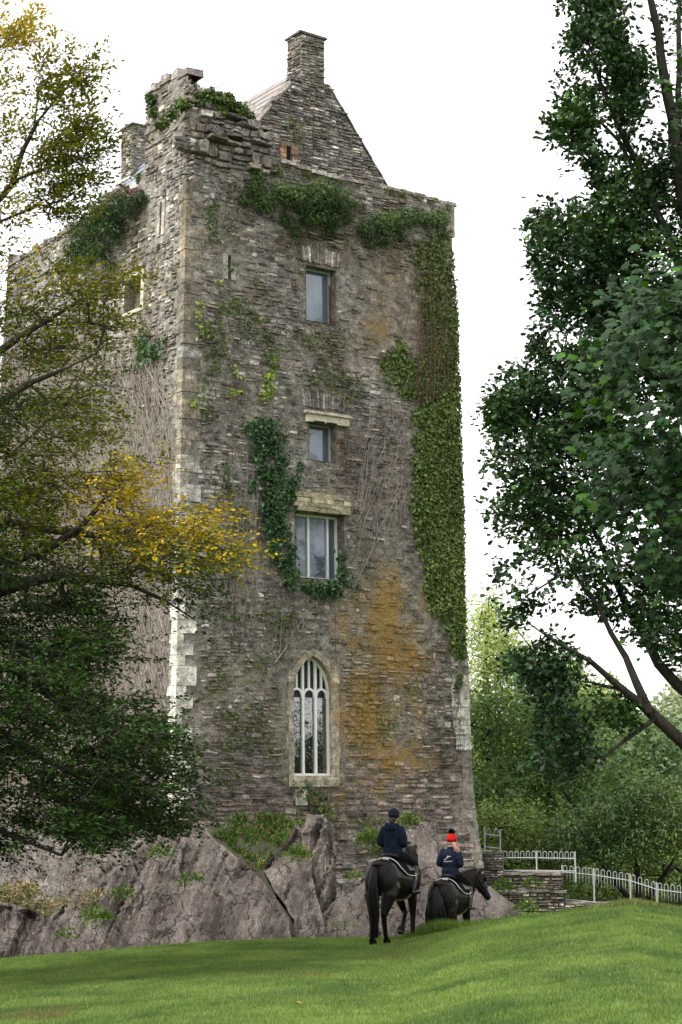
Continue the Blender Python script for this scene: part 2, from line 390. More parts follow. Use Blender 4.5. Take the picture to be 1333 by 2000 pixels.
tower = thing('castle_tower', 'tall ruined grey stone tower with a gabled top and stacked windows', 'tower')
def backing(face, length, ztop, holes, du, dz):
    P = P1 if face == 1 else P2
    us = set(np.round(np.arange(0, length + .01, du), 3)); zs = set(np.round(np.arange(-.6, 21, dz), 3))
    for h in holes:
        us |= {h[0], h[1]}; zs |= {h[2], h[3]}
    us = np.array(sorted(us)); zs = np.array(sorted(zs))
    for arr, key in ((us, (0, 1)), (zs, (2, 3))): pass
    ucol = us.copy(); nu, nz = len(us), len(zs)
    U, Z = np.meshgrid(us, zs, indexing='ij')
    tops = ztop(us)[:, None]; Zc = np.minimum(Z, tops)
    o = off(Zc); Ue = U.copy(); Ue[0] = -o[0]
    if face == 1: Ue[-1] = length + o[-1]
    bumpy = .05 * (fbm(np.stack([U, Zc, 0 * U + face * 9], -1), 1.6, 8, 4) - .5) + .05 * (vnoise(np.stack([U, Zc, 0 * U + face], -1), .5, 2) - .5)
    inner = np.ones_like(U); inner[0] = 0
    for h in holes:
        ed = (np.abs(U - np.clip(U, h[0], h[1])) < .02) & (np.abs(Z - np.clip(Z, h[2], h[3])) < .02); inner[ed] = 0
    V = P(Ue, Zc, bumpy * inner).reshape(-1, 3)
    I = np.arange(nu * nz).reshape(nu, nz)
    uc = (us[:-1] + us[1:]) / 2; zc = (zs[:-1] + zs[1:]) / 2
    keep = np.ones((nu - 1, nz - 1), bool)
    for h in holes: keep &= ~(((uc > h[0]) & (uc < h[1]))[:, None] & ((zc > h[2]) & (zc < h[3]))[None])
    keep &= (Z[:-1, :-1] < tops[:-1]) | (Z[1:, :-1] < tops[1:])
    Fq = np.stack([I[:-1, :-1], I[1:, :-1], I[1:, 1:], I[:-1, 1:]], -1)[keep]
    if face == 2: Fq = Fq[:, ::-1]
    # wall head and inner face of the parapet (0.6 m thick)
    b0 = len(V); th = .62
    tz = ztop(us); hu = Ue[:, -1] if face == 1 else Ue[:, -1]
    inn = P(np.clip(us, th, length - (th if face == 1 else 0)), tz, 0, th); low = P(np.clip(us, th, length - (th if face == 1 else 0)), 0 * tz + 17.4, 0, th)
    V = np.concatenate([V, inn, low]); a = np.arange(nu - 1)
    T = I[:, -1]
    Fq = np.concatenate([Fq, np.stack([T[a], T[a + 1], b0 + a + 1, b0 + a], -1), np.stack([b0 + a, b0 + a + 1, b0 + nu + a + 1, b0 + nu + a], -1)])
    return V, Fq
holesF = [OW1, OW2, OW3, OW4, OSL]; holesL = [LW1, LSL]
for face, ln, tp, hl in ((1, TW, topF, holesF), (2, TL, topL, holesL)):
    V, Fq = backing(face, ln, tp, hl, .2, .2)
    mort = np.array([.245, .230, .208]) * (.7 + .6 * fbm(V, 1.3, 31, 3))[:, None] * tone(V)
    obj_np('wall', V, Fq, M_stone, tower, {'tint': mort, 'wear': wear(V)})
# far sides of the tower, wall walk
mb = MB()
zb = -.6
def quad(mb, pts, tint=(.2, .18, .16)): mb.add(np.array(pts), [tuple(range(len(pts)))], tint)
cR0 = P1(TW + off(zb), zb); cR1 = P1(TW, 18.3); bR0 = np.array([*(A + d1 * TW + d2 * TL), zb]); bR1 = np.array([*(A + d1 * TW + d2 * TL), 18.3])
bL0 = P2(TL, zb); bL1 = P2(TL, 18.1)
_zs = np.linspace(zb, 18.3, 24); _a = P1(TW + off(_zs) - .02, _zs, -.02); _b = np.array([[*(A + d1 * (TW - .02) + d2 * TL), z] for z in _zs])
for i in range(23): quad(mb, [_a[i], _b[i], _b[i + 1], _a[i + 1]])
quad(mb, [bR0, bL0, bL1, bR1]); quad(mb, [TP(.3, .3, 17.5), TP(TW - .3, .3, 17.5), TP(TW - .3, TL - .3, 17.5), TP(.3, TL - .3, 17.5)])
mb.build('rear_wall', M_stone, tower, wear=wear)

# ------------------------------------------------------------------ rubble stones
def guillotine(u0, u1, z0, z1, size, rng, out):
    stack = [(u0, u1, z0, z1)]
    while stack:
        a, b, c, d = stack.pop(); w_, h_ = b - a, d - c
        sz, asp = size((a + b) / 2, (c + d) / 2)
        if w_ * h_ < sz * sz * asp * (0.55 + 1.1 * rng.random()) and w_ / h_ < asp * 2.2 and h_ < 2.2 * sz:
            out.append((a, b, c, d)); continue
        f = .34 + .32 * rng.random()
        if w_ / h_ > asp * (.75 + .6 * rng.random()): m_ = a + f * w_; stack += [(a, m_, c, d), (m_, b, c, d)]
        else: m_ = c + f * h_; stack += [(a, b, c, m_), (a, b, m_, d)]
def stones_mesh(R, P, rng, proud, gap=.010, warp=.05, seed=0):
    """R (n,4) rects -> (n,12,3) irregular proud stones"""
    R = np.asarray(R); n = len(R); w_ = R[:, 1] - R[:, 0]; h_ = R[:, 3] - R[:, 2]
    g = np.minimum(gap, .16 * np.minimum(w_, h_))
    a, b, c, d = R[:, 0] + g, R[:, 1] - g, R[:, 2] + g, R[:, 3] - g
    # 6-corner outline
    fm = .3 + .4 * rng.random(n); fm2 = .3 + .4 * rng.random(n)
    U = np.stack([a, a + fm * (b - a), b, b, a + fm2 * (b - a), a], 1); Z = np.stack([c, c, c, d, d, d], 1)
    jz = (rng.random((n, 6)) - .5) * .42 * h_[:, None]; ju = (rng.random((n, 6)) - .5) * np.minimum(.30 * h_, .14 * w_)[:, None]
    jz[:, [0, 2]] = np.abs(jz[:, [0, 2]]) * .8; jz[:, [3, 5]] = -np.abs(jz[:, [3, 5]]) * .8; jz[:, 1] *= .5; jz[:, 4] *= .5
    U = U + ju; Z = Z + jz
    q = np.stack([U, Z, 0 * U + seed], -1)
    Z = Z + warp * (vnoise(q, .9, 40 + seed) - .5) * 2; 
    cu, cz = U.mean(1, keepdims=True), Z.mean(1, keepdims=True)
    ins = np.minimum(.022, .22 * h_)[:, None]
    Ui = cu + (U - cu) * (1 - 2 * ins / np.maximum(w_, .05)[:, None]); Zi = cz + (Z - cz) * (1 - 2 * ins / np.maximum(h_, .03)[:, None])
    pr = proud[:, None] * (.75 + .5 * rng.random((n, 6)))
    V0 = P(U, Z, -.03); V1 = P(Ui, Zi, pr)
    return np.concatenate([V0, V1], 1)
SF = np.array([[i, (i + 1) % 6, 6 + (i + 1) % 6, 6 + i] for i in range(6)]); SC = np.array([[6, 7, 10, 11], [7, 8, 9, 10]])
def sizeF(u, z):
    if z < 2.9: return .15, 3.2
    if z > 18.0 and u < 2.5: return .25, 1.8
    if z > 18.2: return .17, 1.9
    if z < 4: return .105, 3.4
    if 12 < z < 15.9 and u < 3.6: return .145, 1.9
    return .085 + .075 * float(vnoise(np.array([u, z, 2.0]), .9, 5)), 1.6 + 1.2 * float(vnoise(np.array([u, z, 7.0]), .7, 6))
rng = np.random.default_rng(5)
allS = []   # (V(12,3), area, tint)
def fill(face, R, P, length, ztop, holes, keep_p, proud0, seed):
    R = np.array(R); uc = (R[:, 0] + R[:, 1]) / 2; zc = (R[:, 2] + R[:, 3]) / 2
    ok = (R[:, 3] < ztop(uc) + .02) & (R[:, 1] < length + off(zc) + .02)
    for h in holes:
        m_ = .03; ok &= ~((R[:, 1] > h[0] - m_) & (R[:, 0] < h[1] + m_) & (R[:, 3] > h[2] - m_) & (R[:, 2] < h[3] + m_))
    ok &= ~((R[:, 0] < np.where(zc > 9, .22, .30)) & (zc > 2.2) & (zc < 17.4))
    R = R[ok]; uc, zc = uc[ok], zc[ok]
    q = np.stack([uc, zc, 0 * uc + seed], -1)
    ar = (R[:, 1] - R[:, 0]) * (R[:, 3] - R[:, 2])
    # patches where mortar and lichen have buried the faces
    ren = fbm(q, .55, 61, 3); k = rng.random(len(R)) < np.clip(keep_p(uc, zc) - 2.2 * np.clip(ren - .5, 0, 1), .15, 1)
    R, q, ar = R[k], q[k], ar[k]
    pr = proud0 * (.35 + 1.5 * rng.random(len(R)) ** 1.6) * (.55 + 1.0 * fbm(q, .8, 77, 2)) * np.where((q[:, 1] > 18.0) & (q[:, 0] < 2.5) & (seed == 0), 5.5, 1.0)
    V = stones_mesh(R, P, rng, pr, seed=seed)
    c = stone_cols(V[:, 0], rng) * tone(V[:, 0])
    return V, ar, c
hoodbox = [3.36, 4.78, 11.78, 12.12]; vous2 = [3.25, 4.66, 12.14, 12.66]; vous1 = [3.2, 4.66, 15.9, 16.42]
R = []; guillotine(-.35, TW + .5, -.35, 18.5, sizeF, rng, R); guillotine(-.1, 2.4, 18.5, 19.9, sizeF, rng, R)
sur4 = [2.80, 4.40, 2.84, 6.24]; slF = [1.0, 1.4, 15.05, 15.78]; lin1 = [3.36, 4.5, 15.84, 15.98]; lin3 = [2.95, 4.72, 9.48, 9.98]
fV, fA, fC = fill(1, R, P1, TW, topF, [OW1, OW2, OW3, sur4, slF, hoodbox, vous1, vous2, lin3],
                  lambda u, z: np.where((z < 3) | ((z > 18) & (u < 2.5)), 1.6, np.where((u > 4.6) & (z > 13.2) & (z < 16.8), .30, np.where((u > 4.6) & (z > 5.8) & (z < 12), .60, .84))), .027, 0)
R = []; guillotine(-.3, TL, -.3, 18.4, lambda u, z: (.09 + .06 * float(vnoise(np.array([u, z, 2.0]), .9, 8)), 2.0), rng, R); guillotine(-.1, 2.14, 18.4, 20.3, lambda u, z: (.14, 2.6), rng, R)
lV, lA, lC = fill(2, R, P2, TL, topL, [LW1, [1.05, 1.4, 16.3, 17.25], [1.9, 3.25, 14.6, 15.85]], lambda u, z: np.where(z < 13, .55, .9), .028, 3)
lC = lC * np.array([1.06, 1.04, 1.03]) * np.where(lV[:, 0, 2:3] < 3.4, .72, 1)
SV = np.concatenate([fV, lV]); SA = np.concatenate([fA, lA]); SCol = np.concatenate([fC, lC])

# gable walls and chimneys (real blocks with stones on their seen faces)
def box_stones(o, ax, ay, az, w_, h_, sz, asp, seed, proud=.03, keep=1.0, inside=None):
    """stones over a flat rectangle: origin o, unit dirs ax (along), az up, ay outward"""
    R = []; guillotine(0, w_, 0, h_, lambda u, z: (sz, asp), rng, R); R = np.array(R)
    if inside is not None: R = R[[bool(inside((r[0] + r[1]) / 2, (r[2] + r[3]) / 2)) for r in R]]
    def P(u, z, dep):
        dep = np.broadcast_to(dep, np.shape(u)); return np.array(o) + u[..., None] * np.array(ax) + z[..., None] * np.array(az) + dep[..., None] * np.array(ay)
    pr = proud * (.4 + 1.4 * rng.random(len(R)))
    V = stones_mesh(R, P, rng, pr, warp=.02, seed=seed); ar = (R[:, 1] - R[:, 0]) * (R[:, 3] - R[:, 2])
    return V, ar, stone_cols(V[:, 0], rng)
D1 = np.array([*d1, 0]); D2 = np.array([*d2, 0]); N1 = -D2; N2 = -D1; UP = np.array([0, 0, 1.0])
UC = 4.5; GS = 1.2; RS = 10.0
def gz(u): return np.minimum(21.45, 21.4 - (np.abs(u - UC) - .48) * 1.246)
gab = MB()
for s0, s1, nm in ((GS, GS + .55, 'gable'), (RS, RS + .55, 'gable')):
    g_ = MB(); us = np.array([1.2, 4.02, 4.98, 7.8]); pf = [TP(u, s0, gz(u)) for u in us]; pb = [TP(u, s1, gz(u)) for u in us]
    lo = [TP(us[0], s0, 17.3), TP(us[-1], s0, 17.3)]; lb = [TP(us[0], s1, 17.3), TP(us[-1], s1, 17.3)]
    V = np.array(pf + lo + pb + lb)
    g_.add(V, [(4, 5, 3, 2, 1, 0), (6, 7, 8, 9, 11, 10), (0, 1, 7, 6), (1, 2, 8, 7), (2, 3, 9, 8), (3, 5, 11, 9), (4, 0, 6, 10)], (.22, .2, .18))
    g_.build('gable', M_stone, tower, wear=wear)
slg = [3.62, 3.86, 18.95, 19.5]
gv = box_stones(TP(1.2, GS, 17.6), D1, N1, UP, 6.6, 3.8, .105, 2.8, 7, .045, inside=lambda u, z: (17.6 + z < gz(1.2 + u) - .03) and not (slg[0] - .03 < 1.2 + u < slg[1] + .05 and slg[2] - .03 < 17.6 + z < slg[3] + .03))
CH = (4.10, 4.86, GS - .02, GS + .62, 21.2, 22.62)
def chimney(c, nm, slabdark=True):
    b_ = MB(); o = TP(c[0], c[2], 0)
    b_.box((0, 0, c[4]), (c[1] - c[0], c[3] - c[2], c[5]), ax=[D1, D2, UP], org=o, tint=(.22, .2, .18))
    return b_.build(nm, M_stone, tower, wear=wear)
ch1 = chimney(CH, 'chimney')
cs = [box_stones(TP(CH[0], CH[2], CH[4]), D1, N1, UP, CH[1] - CH[0], CH[5] - CH[4], .10, 2.6, 9, .04),
      box_stones(TP(CH[0], CH[2], CH[4]), D2, N2, UP, CH[3] - CH[2], CH[5] - CH[4], .10, 2.6, 10, .03)]
CH2 = (3.82, 4.52, RS - .02, RS + .7, 20.0, 22.75)
ch2 = chimney(CH2, 'chimney')
cs2 = [box_stones(TP(CH2[0], CH2[2], CH2[4]), D1, N1, UP, CH2[1] - CH2[0], CH2[5] - CH2[4], .09, 2.0, 12, .02),
       box_stones(TP(CH2[0], CH2[2], CH2[4]), D2, N2, UP, CH2[3] - CH2[2], CH2[5] - CH2[4], .09, 2.0, 13, .02)]
cs2 = [(v, a, c * 1.25) for v, a, c in cs2]
for c, ch in ((CH, ch1), (CH2, ch2)):
    b_ = MB(); o = TP(c[0], c[2], 0)
    b_.box((-.06, -.06, c[5] + .001), (c[1] - c[0] + .06, c[3] - c[2] + .06, c[5] + .055), ax=[D1, D2, UP], org=o, tint=(.10, .09, .085), jit=.02)
    b_.build('chimney_cap', M_stone, ch, wear=wear)
ex = [gv] + cs + cs2
# ragged top stones (loose blocks along the wall heads)
def topblocks(P, u0, u1, ztop, seed, th=.6, hmin=.05, hmax=.16):
    u = u0; V = []; ar = []
    while u < u1:
        l_ = .18 + .35 * rng.random(); h_ = hmin + (hmax - hmin) * rng.random()
        zt = float(ztop(u + l_ / 2)); d0 = .02 + .04 * rng.random(); d1_ = -.25 - .2 * rng.random()
        c = []
        for (uu, dd) in ((u, d0), (u + l_ - .015, d0), (u + l_ - .015, d1_), (u, d1_)): c.append(P(uu + .03 * (rng.random() - .5), zt - .04, dd))
        for (uu, dd) in ((u + .02, d0 - .02), (u + l_ - .04, d0 - .02), (u + l_ - .04, d1_), (u + .02, d1_)): c.append(P(uu + .03 * (rng.random() - .5), zt + h_ * (.7 + .5 * rng.random()), dd))
        V.append(np.array(c)); u += l_
    return V
tb = MB()
for P, u0, u1, tp in ((P1, .2, 2.25, topF), (P1, 2.3, 8.2, topF), (P2, -.02, 2.1, topL), (P2, 2.2, TL, topL)):
    for c in topblocks(P, u0, u1, tp, 1, hmax=.09 if tp is topF and u0 > 2 else .2):
        tb.add(c, [(0, 1, 5, 4), (1, 2, 6, 5), (2, 3, 7, 6), (3, 0, 4, 7), (4, 5, 6, 7)], stone_cols(np.zeros((1, 3)), rng)[0] * .9)
for g0, g1 in ((GS, GS + .55), (RS, RS + .55)):      # stepped verge slabs
    for sgn in (-1, 1):
        for k in range(13):
            ua = UC + sgn * (.52 + k * .2); ub = UC + sgn * (.52 + (k + 1.04) * .2)
            c = [TP(ua, g0 - .05, gz(ua) - .02), TP(ub, g0 - .05, gz(ub) - .02), TP(ub, g1, gz(ub) - .02), TP(ua, g1, gz(ua) - .02)]
            c += [p + UP * (.045 + .03 * rng.random()) for p in c]
            tb.add(np.array(c), [(0, 1, 5, 4), (1, 2, 6, 5), (2, 3, 7, 6), (3, 0, 4, 7), (4, 5, 6, 7)], stone_cols(np.zeros((1, 3)), rng)[0] * .8)
tb.build('coping_rubble', M_stone, tower, kind='stuff', wear=wear)
SV = np.concatenate([SV] + [e[0] for e in ex]); SA = np.concatenate([SA] + [e[1] for e in ex]); SCol = np.concatenate([SCol] + [e[2] for e in ex])
# the stones that show largest are parts of their own, the rest one part
pxs, pys = proj(SV[:, 6:].mean(1)); pw = SA.copy(); pw[(pxs < 230) | (pys > 1760) | ((pxs > 790) & (pys > 640) & (pys < 1280))] = 0
pw[(pxs < 340) & (pys > 860)] = 0
pw[pxs < 360] *= .6
order = np.argsort(-pw); big = order[:295]; rest = order[295:]
wl = wear(SV.reshape(-1, 3)).reshape(len(SV), 12, 3)
for i in big:
    obj_np('stone', SV[i], [SF, SC], M_stone, tower, {'tint': np.tile(SCol[i], (12, 1)), 'wear': wl[i]})
k = len(rest); base = (np.arange(k) * 12)[:, None, None]
obj_np('stonework', SV[rest].reshape(-1, 3), np.concatenate([(base + SF[None]).reshape(-1, 4), (base + SC[None]).reshape(-1, 4)]), M_stone, tower,
       {'tint': np.repeat(SCol[rest], 12, 0), 'wear': wl[rest].reshape(-1, 3)}, kind='stuff')

# quoins
def quoin(P0, z0, z1, a, b, tint, sgn=1, pr=.028):
    """L block at a corner: a along the front, b along the side"""
    b_ = MB(); V = []
    j = lambda s_: (rng.random() - .5) * s_
    for z in (z0 + .006, z1 - .006):
        o = float(off(z)); e = pr
        for (uu, ss) in ((-e, -e), (a, -e), (a, .12), (.12, .12), (.12, b), (-e, b)):
            if sgn == 1: xy = A + (n1 + n2) * o + d1 * uu + d2 * ss
            else: xy = A + d1 * (TW + o) + n1 * o - d1 * uu + d2 * ss
            V.append([xy[0] + j(.012), xy[1] + j(.012), z + j(.02)])
    fs = [tuple((i, (i + 1) % 6, 6 + (i + 1) % 6, 6 + i)) for i in range(6)] + [(0, 3, 2, 1), (0, 5, 4, 3), (6, 7, 8, 9), (6, 9, 10, 11)]
    b_.add(V, fs, tint); return b_.build('quoin_stone', M_quoin, tower, wear=lambda v: wear(v) * np.array([.8, .55, .6]))
z = 2.2; k = 0
while z < 17.5:
    h_ = .22 + .24 * rng.random(); long_ = k % 2
    if z < 7: t_ = np.array([.58, .56, .50]) * (.85 + .25 * rng.random())
    elif z < 10.5: t_ = np.array([.34, .32, .30]) * (.8 + .4 * rng.random())
    else: t_ = np.array([.225, .195, .155]) * (.5 + .75 * rng.random())
    if not (z > 9 and rng.random() < .12) :
        quoin(None, z, z + h_, (.40 if long_ else .14) + .14 * rng.random(), (.16 if long_ else .30) + .10 * rng.random(), t_)
    z += h_; k += 1
z = .7; k = 0
while z < 6.2:
    h_ = .2 + .25 * rng.random()
    pale_ = z > 2.6 and rng.random() < .62
    quoin(None, z, z + h_, (.46 if pale_ else .26) + .1 * rng.random(), .35, (np.array([.47, .455, .43]) if pale_ else np.array([.23, .205, .185])) * (.75 + .4 * rng.random()), -1)
    z += h_; k += 1
z = 16.6
while z < 18.2:    # broken corner corbels by the right-hand parapet
    h_ = .18 + .14 * rng.random(); quoin(None, z, z + h_, .3 + .2 * rng.random(), .4, np.array([.24, .21, .18]) * (.8 + .4 * rng.random()), -1, .03 + (.05 if z > 17.35 else 0)); z += h_

# ------------------------------------------------------------------ windows
M_frame = mat_plain('white_paint', (.86, .86, .83), .5, .3, .08, 20)
M_sideframe = mat_plain('grey_painted_frame', (.42, .45, .46), .6, .3, .15, 20)
M_hood = mat_plain('pale_cut_stone', (.50, .45, .36), .9, .1, .35, 12, .4)
M_wood = mat_plain('rusty_timber', (.16, .06, .02), .8, .2, .5, 25)
def glass(name, base, ior, rough, tintc=(1, 1, 1), wob=.04):
    m, n, b, out = mat_base(name); t = NT(n); v = t.pos()
    n.links.new(t.mix(1.0, base, t.ramp(t.noise(t.pos((1, 1, .25)), 9, 5, .6), [(.3, .85), (.7, 1.15)]), 'MULTIPLY'), b.inputs['Base Color'])
    b.inputs['Roughness'].default_value = rough; b.inputs['IOR'].default_value = ior; b.inputs['Specular Tint'].default_value = tintc + (1,)
    t.bump(t.noise(v, 3.0, 2, .5), wob, .05, b); return m
M_glassb = glass('grey_blue_window_glass', (.10, .125, .16), 2.0, .06, (.85, .92, 1), .05)
M_glassp = glass('leaded_glass', (.012, .010, .020), 1.35, .12, (.9, .85, 1), .3)
M_glassd = glass('dark_window_glass', (.008, .009, .012), 2.7, .015, (1, 1, 1), .06)
M_dark = mat_plain('unlit_depth_black', (.012, .012, .013), .9, .1)  # near-black colour stands in for shade in slits, notches and rooms
def fbox(b_, u0, u1, z0, z1, de0, de1, P=P1, tint=None):      # box on a face between two depths
    V = [P(u, z, d) for d in (de0, de1) for (u, z) in ((u0, z0), (u1, z0), (u1, z1), (u0, z1))]
    b_.add(V, [(0, 1, 2, 3), (4, 7, 6, 5), (0, 4, 5, 1), (1, 5, 6, 2), (2, 6, 7, 3), (3, 7, 4, 0)], tint)
def reveal(h, dep, P=P1, tint=(.19, .17, .15), parent=tower):
    b_ = MB(); u0, u1, z0, z1 = h
    q = lambda a: b_.add([P(u, z, d) for (u, z, d) in a], [(0, 1, 2, 3)], tint)
    q([(u0, z0, .02), (u1, z0, .02), (u1, z0, -dep), (u0, z0, -dep)]); q([(u0, z1, .02), (u1, z1, .02), (u1, z1, -dep), (u0, z1, -dep)])
    q([(u0, z0, .02), (u0, z1, .02), (u0, z1, -dep), (u0, z0, -dep)]); q([(u1, z0, .02), (u1, z1, .02), (u1, z1, -dep), (u1, z0, -dep)])
    return b_.build('reveal', M_stone, parent, wear=wear)
def one(name, mat, parent, *a, P=P1, tint=None):
    b_ = MB(); fbox(b_, *a, P=P, tint=tint); return b_.build(name, mat, parent, wear=wear)
def window(h, dep, mulls, gl, fr, t=.05):
    f_ = MB(); u0, u1, z0, z1 = h
    fbox(f_, u0, u0 + t, z0, z1, -dep, -dep + .07); fbox(f_, u1 - t, u1, z0, z1, -dep, -dep + .07)
    fbox(f_, u0 + t, u1 - t, z1 - t, z1, -dep, -dep + .068); fbox(f_, u0 + t, u1 - t, z0, z0 + t, -dep, -dep + .068)
    win = f_.build('window', fr, tower)
    xs_ = [u0 + t] + [u0 + m_ * (u1 - u0) for m_ in mulls] + [u1 - t]
    for a, b in zip(xs_[:-1], xs_[1:]): one('pane', gl, win, a, b, z0 + t, z1 - t, -dep - .02, -dep + .02)
    for m_ in mulls:
        c = u0 + m_ * (u1 - u0); one('mullion', fr, win, c - .025, c + .025, z0 + t, z1 - t, -dep + .021, -dep + .075)
    return win
reveal(OW1, .40); win1 = window(OW1, .32, [], M_glassb, M_sideframe, .045)
one('rotten_batten', M_wood, win1, OW1[1] - .058, OW1[1] - .02, OW1[2] + .1, OW1[3] - .35, -.245, -.20)
reveal(OW2, .40); window(OW2, .30, [], M_glassb, M_sideframe, .03)
reveal(OW3, .48); window(OW3, .36, [.40, .80], M_glassb, M_frame, .055)
# hood mould over the small window
h_ = MB(); fbox(h_, 3.42, 4.70, 11.80, 12.0, -.05, .11); hood = h_.build('hood_mould', M_hood, tower)
h_ = MB(); V = [P1(u, z, d) for (u, z, d) in [(3.36, 12.003, -.02), (4.76, 12.003, -.02), (4.76, 12.003, .17), (3.36, 12.003, .17), (3.38, 12.12, -.02), (4.74, 12.12, -.02), (4.74, 12.07, .15), (3.38, 12.07, .15)]]
h_.add(V, [(3, 2, 1, 0), (4, 5, 6, 7), (3, 0, 4, 7), (0, 1, 5, 4), (1, 2, 6, 5), (2, 3, 7, 6)], (.3, .28, .22)); h_.build('drip_slab', M_quoin, hood, wear=lambda v: wear(v) + np.array([0, .3, .1]))
for a, b in ((3.62, 3.95), (4.0, 4.32)): one('notch_shade', M_dark, hood, a, b, 11.795, 11.835, .085, .112)  # black blocks on the hood face, the shade of notches as colour
# relieving arches of upright stones
def voussoirs(h, n, fan):
    u0, u1, z0, z1 = h; c = (u0 + u1) / 2
    for k in range(n):
        a = u0 + (u1 - u0) * k / n + .008; b = u0 + (u1 - u0) * (k + 1) / n - .008
        ta = c + (a - c) * fan; tb_ = c + (b - c) * fan; p = .02 + .035 * rng.random(); zt = z1 - .1 * rng.random(); zl = z0 + .06 * rng.random()
        b_ = MB(); V = [P1(u, z, d) for d in (-.03, p) for (u, z) in ((a, zl), (b, zl), (tb_, zt), (ta, zt))]
        b_.add(V, [(0, 3, 2, 1), (4, 5, 6, 7), (0, 1, 5, 4), (1, 2, 6, 5), (2, 3, 7, 6), (3, 0, 4, 7)], stone_cols(np.zeros((1, 3)), rng)[0] * .85)
        b_.build('arch_stone', M_stone, tower, wear=wear)
voussoirs([3.36, 4.6, 12.16, 12.66], 15, 1.12); voussoirs([3.30, 4.56, 15.92, 16.38], 15, 1.1)
# rough lintel slabs over the third window
zz = 9.52
for k in range(4):
    hh = .09 + .05 * rng.random(); u = 2.98 + .12 * rng.random()
    while u < 4.6:
        l_ = min(.35 + .5 * rng.random(), 4.72 - u); b_ = MB(); fbox(b_, u, u + l_ - .02, zz, zz + hh - .012, -.1, .10 - .012 * k + .05 * rng.random())
        b_.V[-1] += (rng.random(b_.V[-1].shape) - .5) * .025; b_.T[-1][:] = np.array([.40, .36, .25]) * (.7 + .5 * rng.random()); b_.build('lintel_slab', M_stone, tower, wear=wear); u += l_
    zz += hh
# gothic window: stone surround, white tracery, leaded-dark panes
def band(b_, inn, out, de0, de1, tint):
    n = len(inn); V = [P1(u, z, d) for ring, d in ((inn, de0), (inn, de1), (out, de1), (out, de0)) for (u, z) in ring]
    Fs = []
    for r in range(4):
        for i in range(n):
            j = (i + 1) % n; Fs.append((r * n + i, r * n + j, ((r + 1) % 4) * n + j, ((r + 1) % 4) * n + i))
    b_.add(V, Fs, tint)
inn = gothic(0.0); outr = []
for (u, z) in gothic(.15): outr.append((u, max(z, 2.86)))
b_ = MB(); band(b_, inn, outr, -.32, .02, (.30, .275, .22)); gsur = b_.build('window_surround', M_quoin, tower, wear=lambda v: wear(v) * np.array([1, .4, .5]))
# spandrel filling between surround and the square hole
for (u, z) in [(2.80, 5.3), (2.80, 4.5), (2.80, 3.7), (4.22, 5.3), (4.22, 4.4), (4.22, 3.5)]:
    b_ = MB(); fbox(b_, u, u + .15, z, z + .3 + .1 * rng.random(), -.03, .022, tint=np.array([.30, .28, .23])); b_.build('surround_stone', M_quoin, gsur, wear=wear)
tri = []
b_ = MB()
for side in (0, 1):
    pts = [(u, z) for (u, z) in gothic(.16) if (u <= 3.601 if side == 0 else u >= 3.599) and z > 4.8]
    cu = 2.80 if side == 0 else 4.40
    pts = sorted(pts, key=lambda p: p[1])
    poly = [(cu, pts[0][1])] + pts + [(3.60, 6.24), (cu, 6.24)]
    b_.add([P1(u, z, -.005) for (u, z) in poly], [tuple(range(len(poly)))], (.24, .22, .19))
for (a, b, c, d) in ((2.80, 2.91, 2.8, 4.9), (4.29, 4.40, 2.8, 4.9)): fbox(b_, a, b, c, d, -.04, -.004, tint=(.24, .22, .19))
b_.build('infill', M_stone, gsur, wear=wear)
b_ = MB(); V = [P1(u, z, d) for (u, z, d) in [(2.86, 2.80, .04), (4.31, 2.80, .04), (4.31, 2.98, .05), (2.86, 2.98, .05), (2.90, 3.05, -.31), (4.27, 3.05, -.31), (2.86, 2.80, -.31), (4.31, 2.80, -.31)]]
b_.add(V, [(0, 1, 2, 3), (3, 2, 5, 4), (0, 3, 4, 6), (1, 7, 5, 2), (6, 7, 1, 0)], (.32, .30, .24)); b_.build('sill', M_quoin, tower, wear=wear)
b_ = MB(); gi = gothic(-.055); band(b_, gi, gothic(.0), -.26, -.185, (1, 1, 1)); gwin = b_.build('window', M_frame, tower)
uc, hw = 3.60, .585; xm = [uc - hw + .04, uc - .185, uc + .185, uc + hw - .04]; zsp = 4.93
def arch_top(u): 
    pts = sorted([(a, b) for a, b in gothic(-.03) if b > 4.85]); return np.interp(u, [p[0] for p in pts], [p[1] for p in pts])
for c in xm[1:3]: one('mullion', M_frame, gwin, c - .03, c + .03, 3.09, float(arch_top(c)), -.262, -.175)
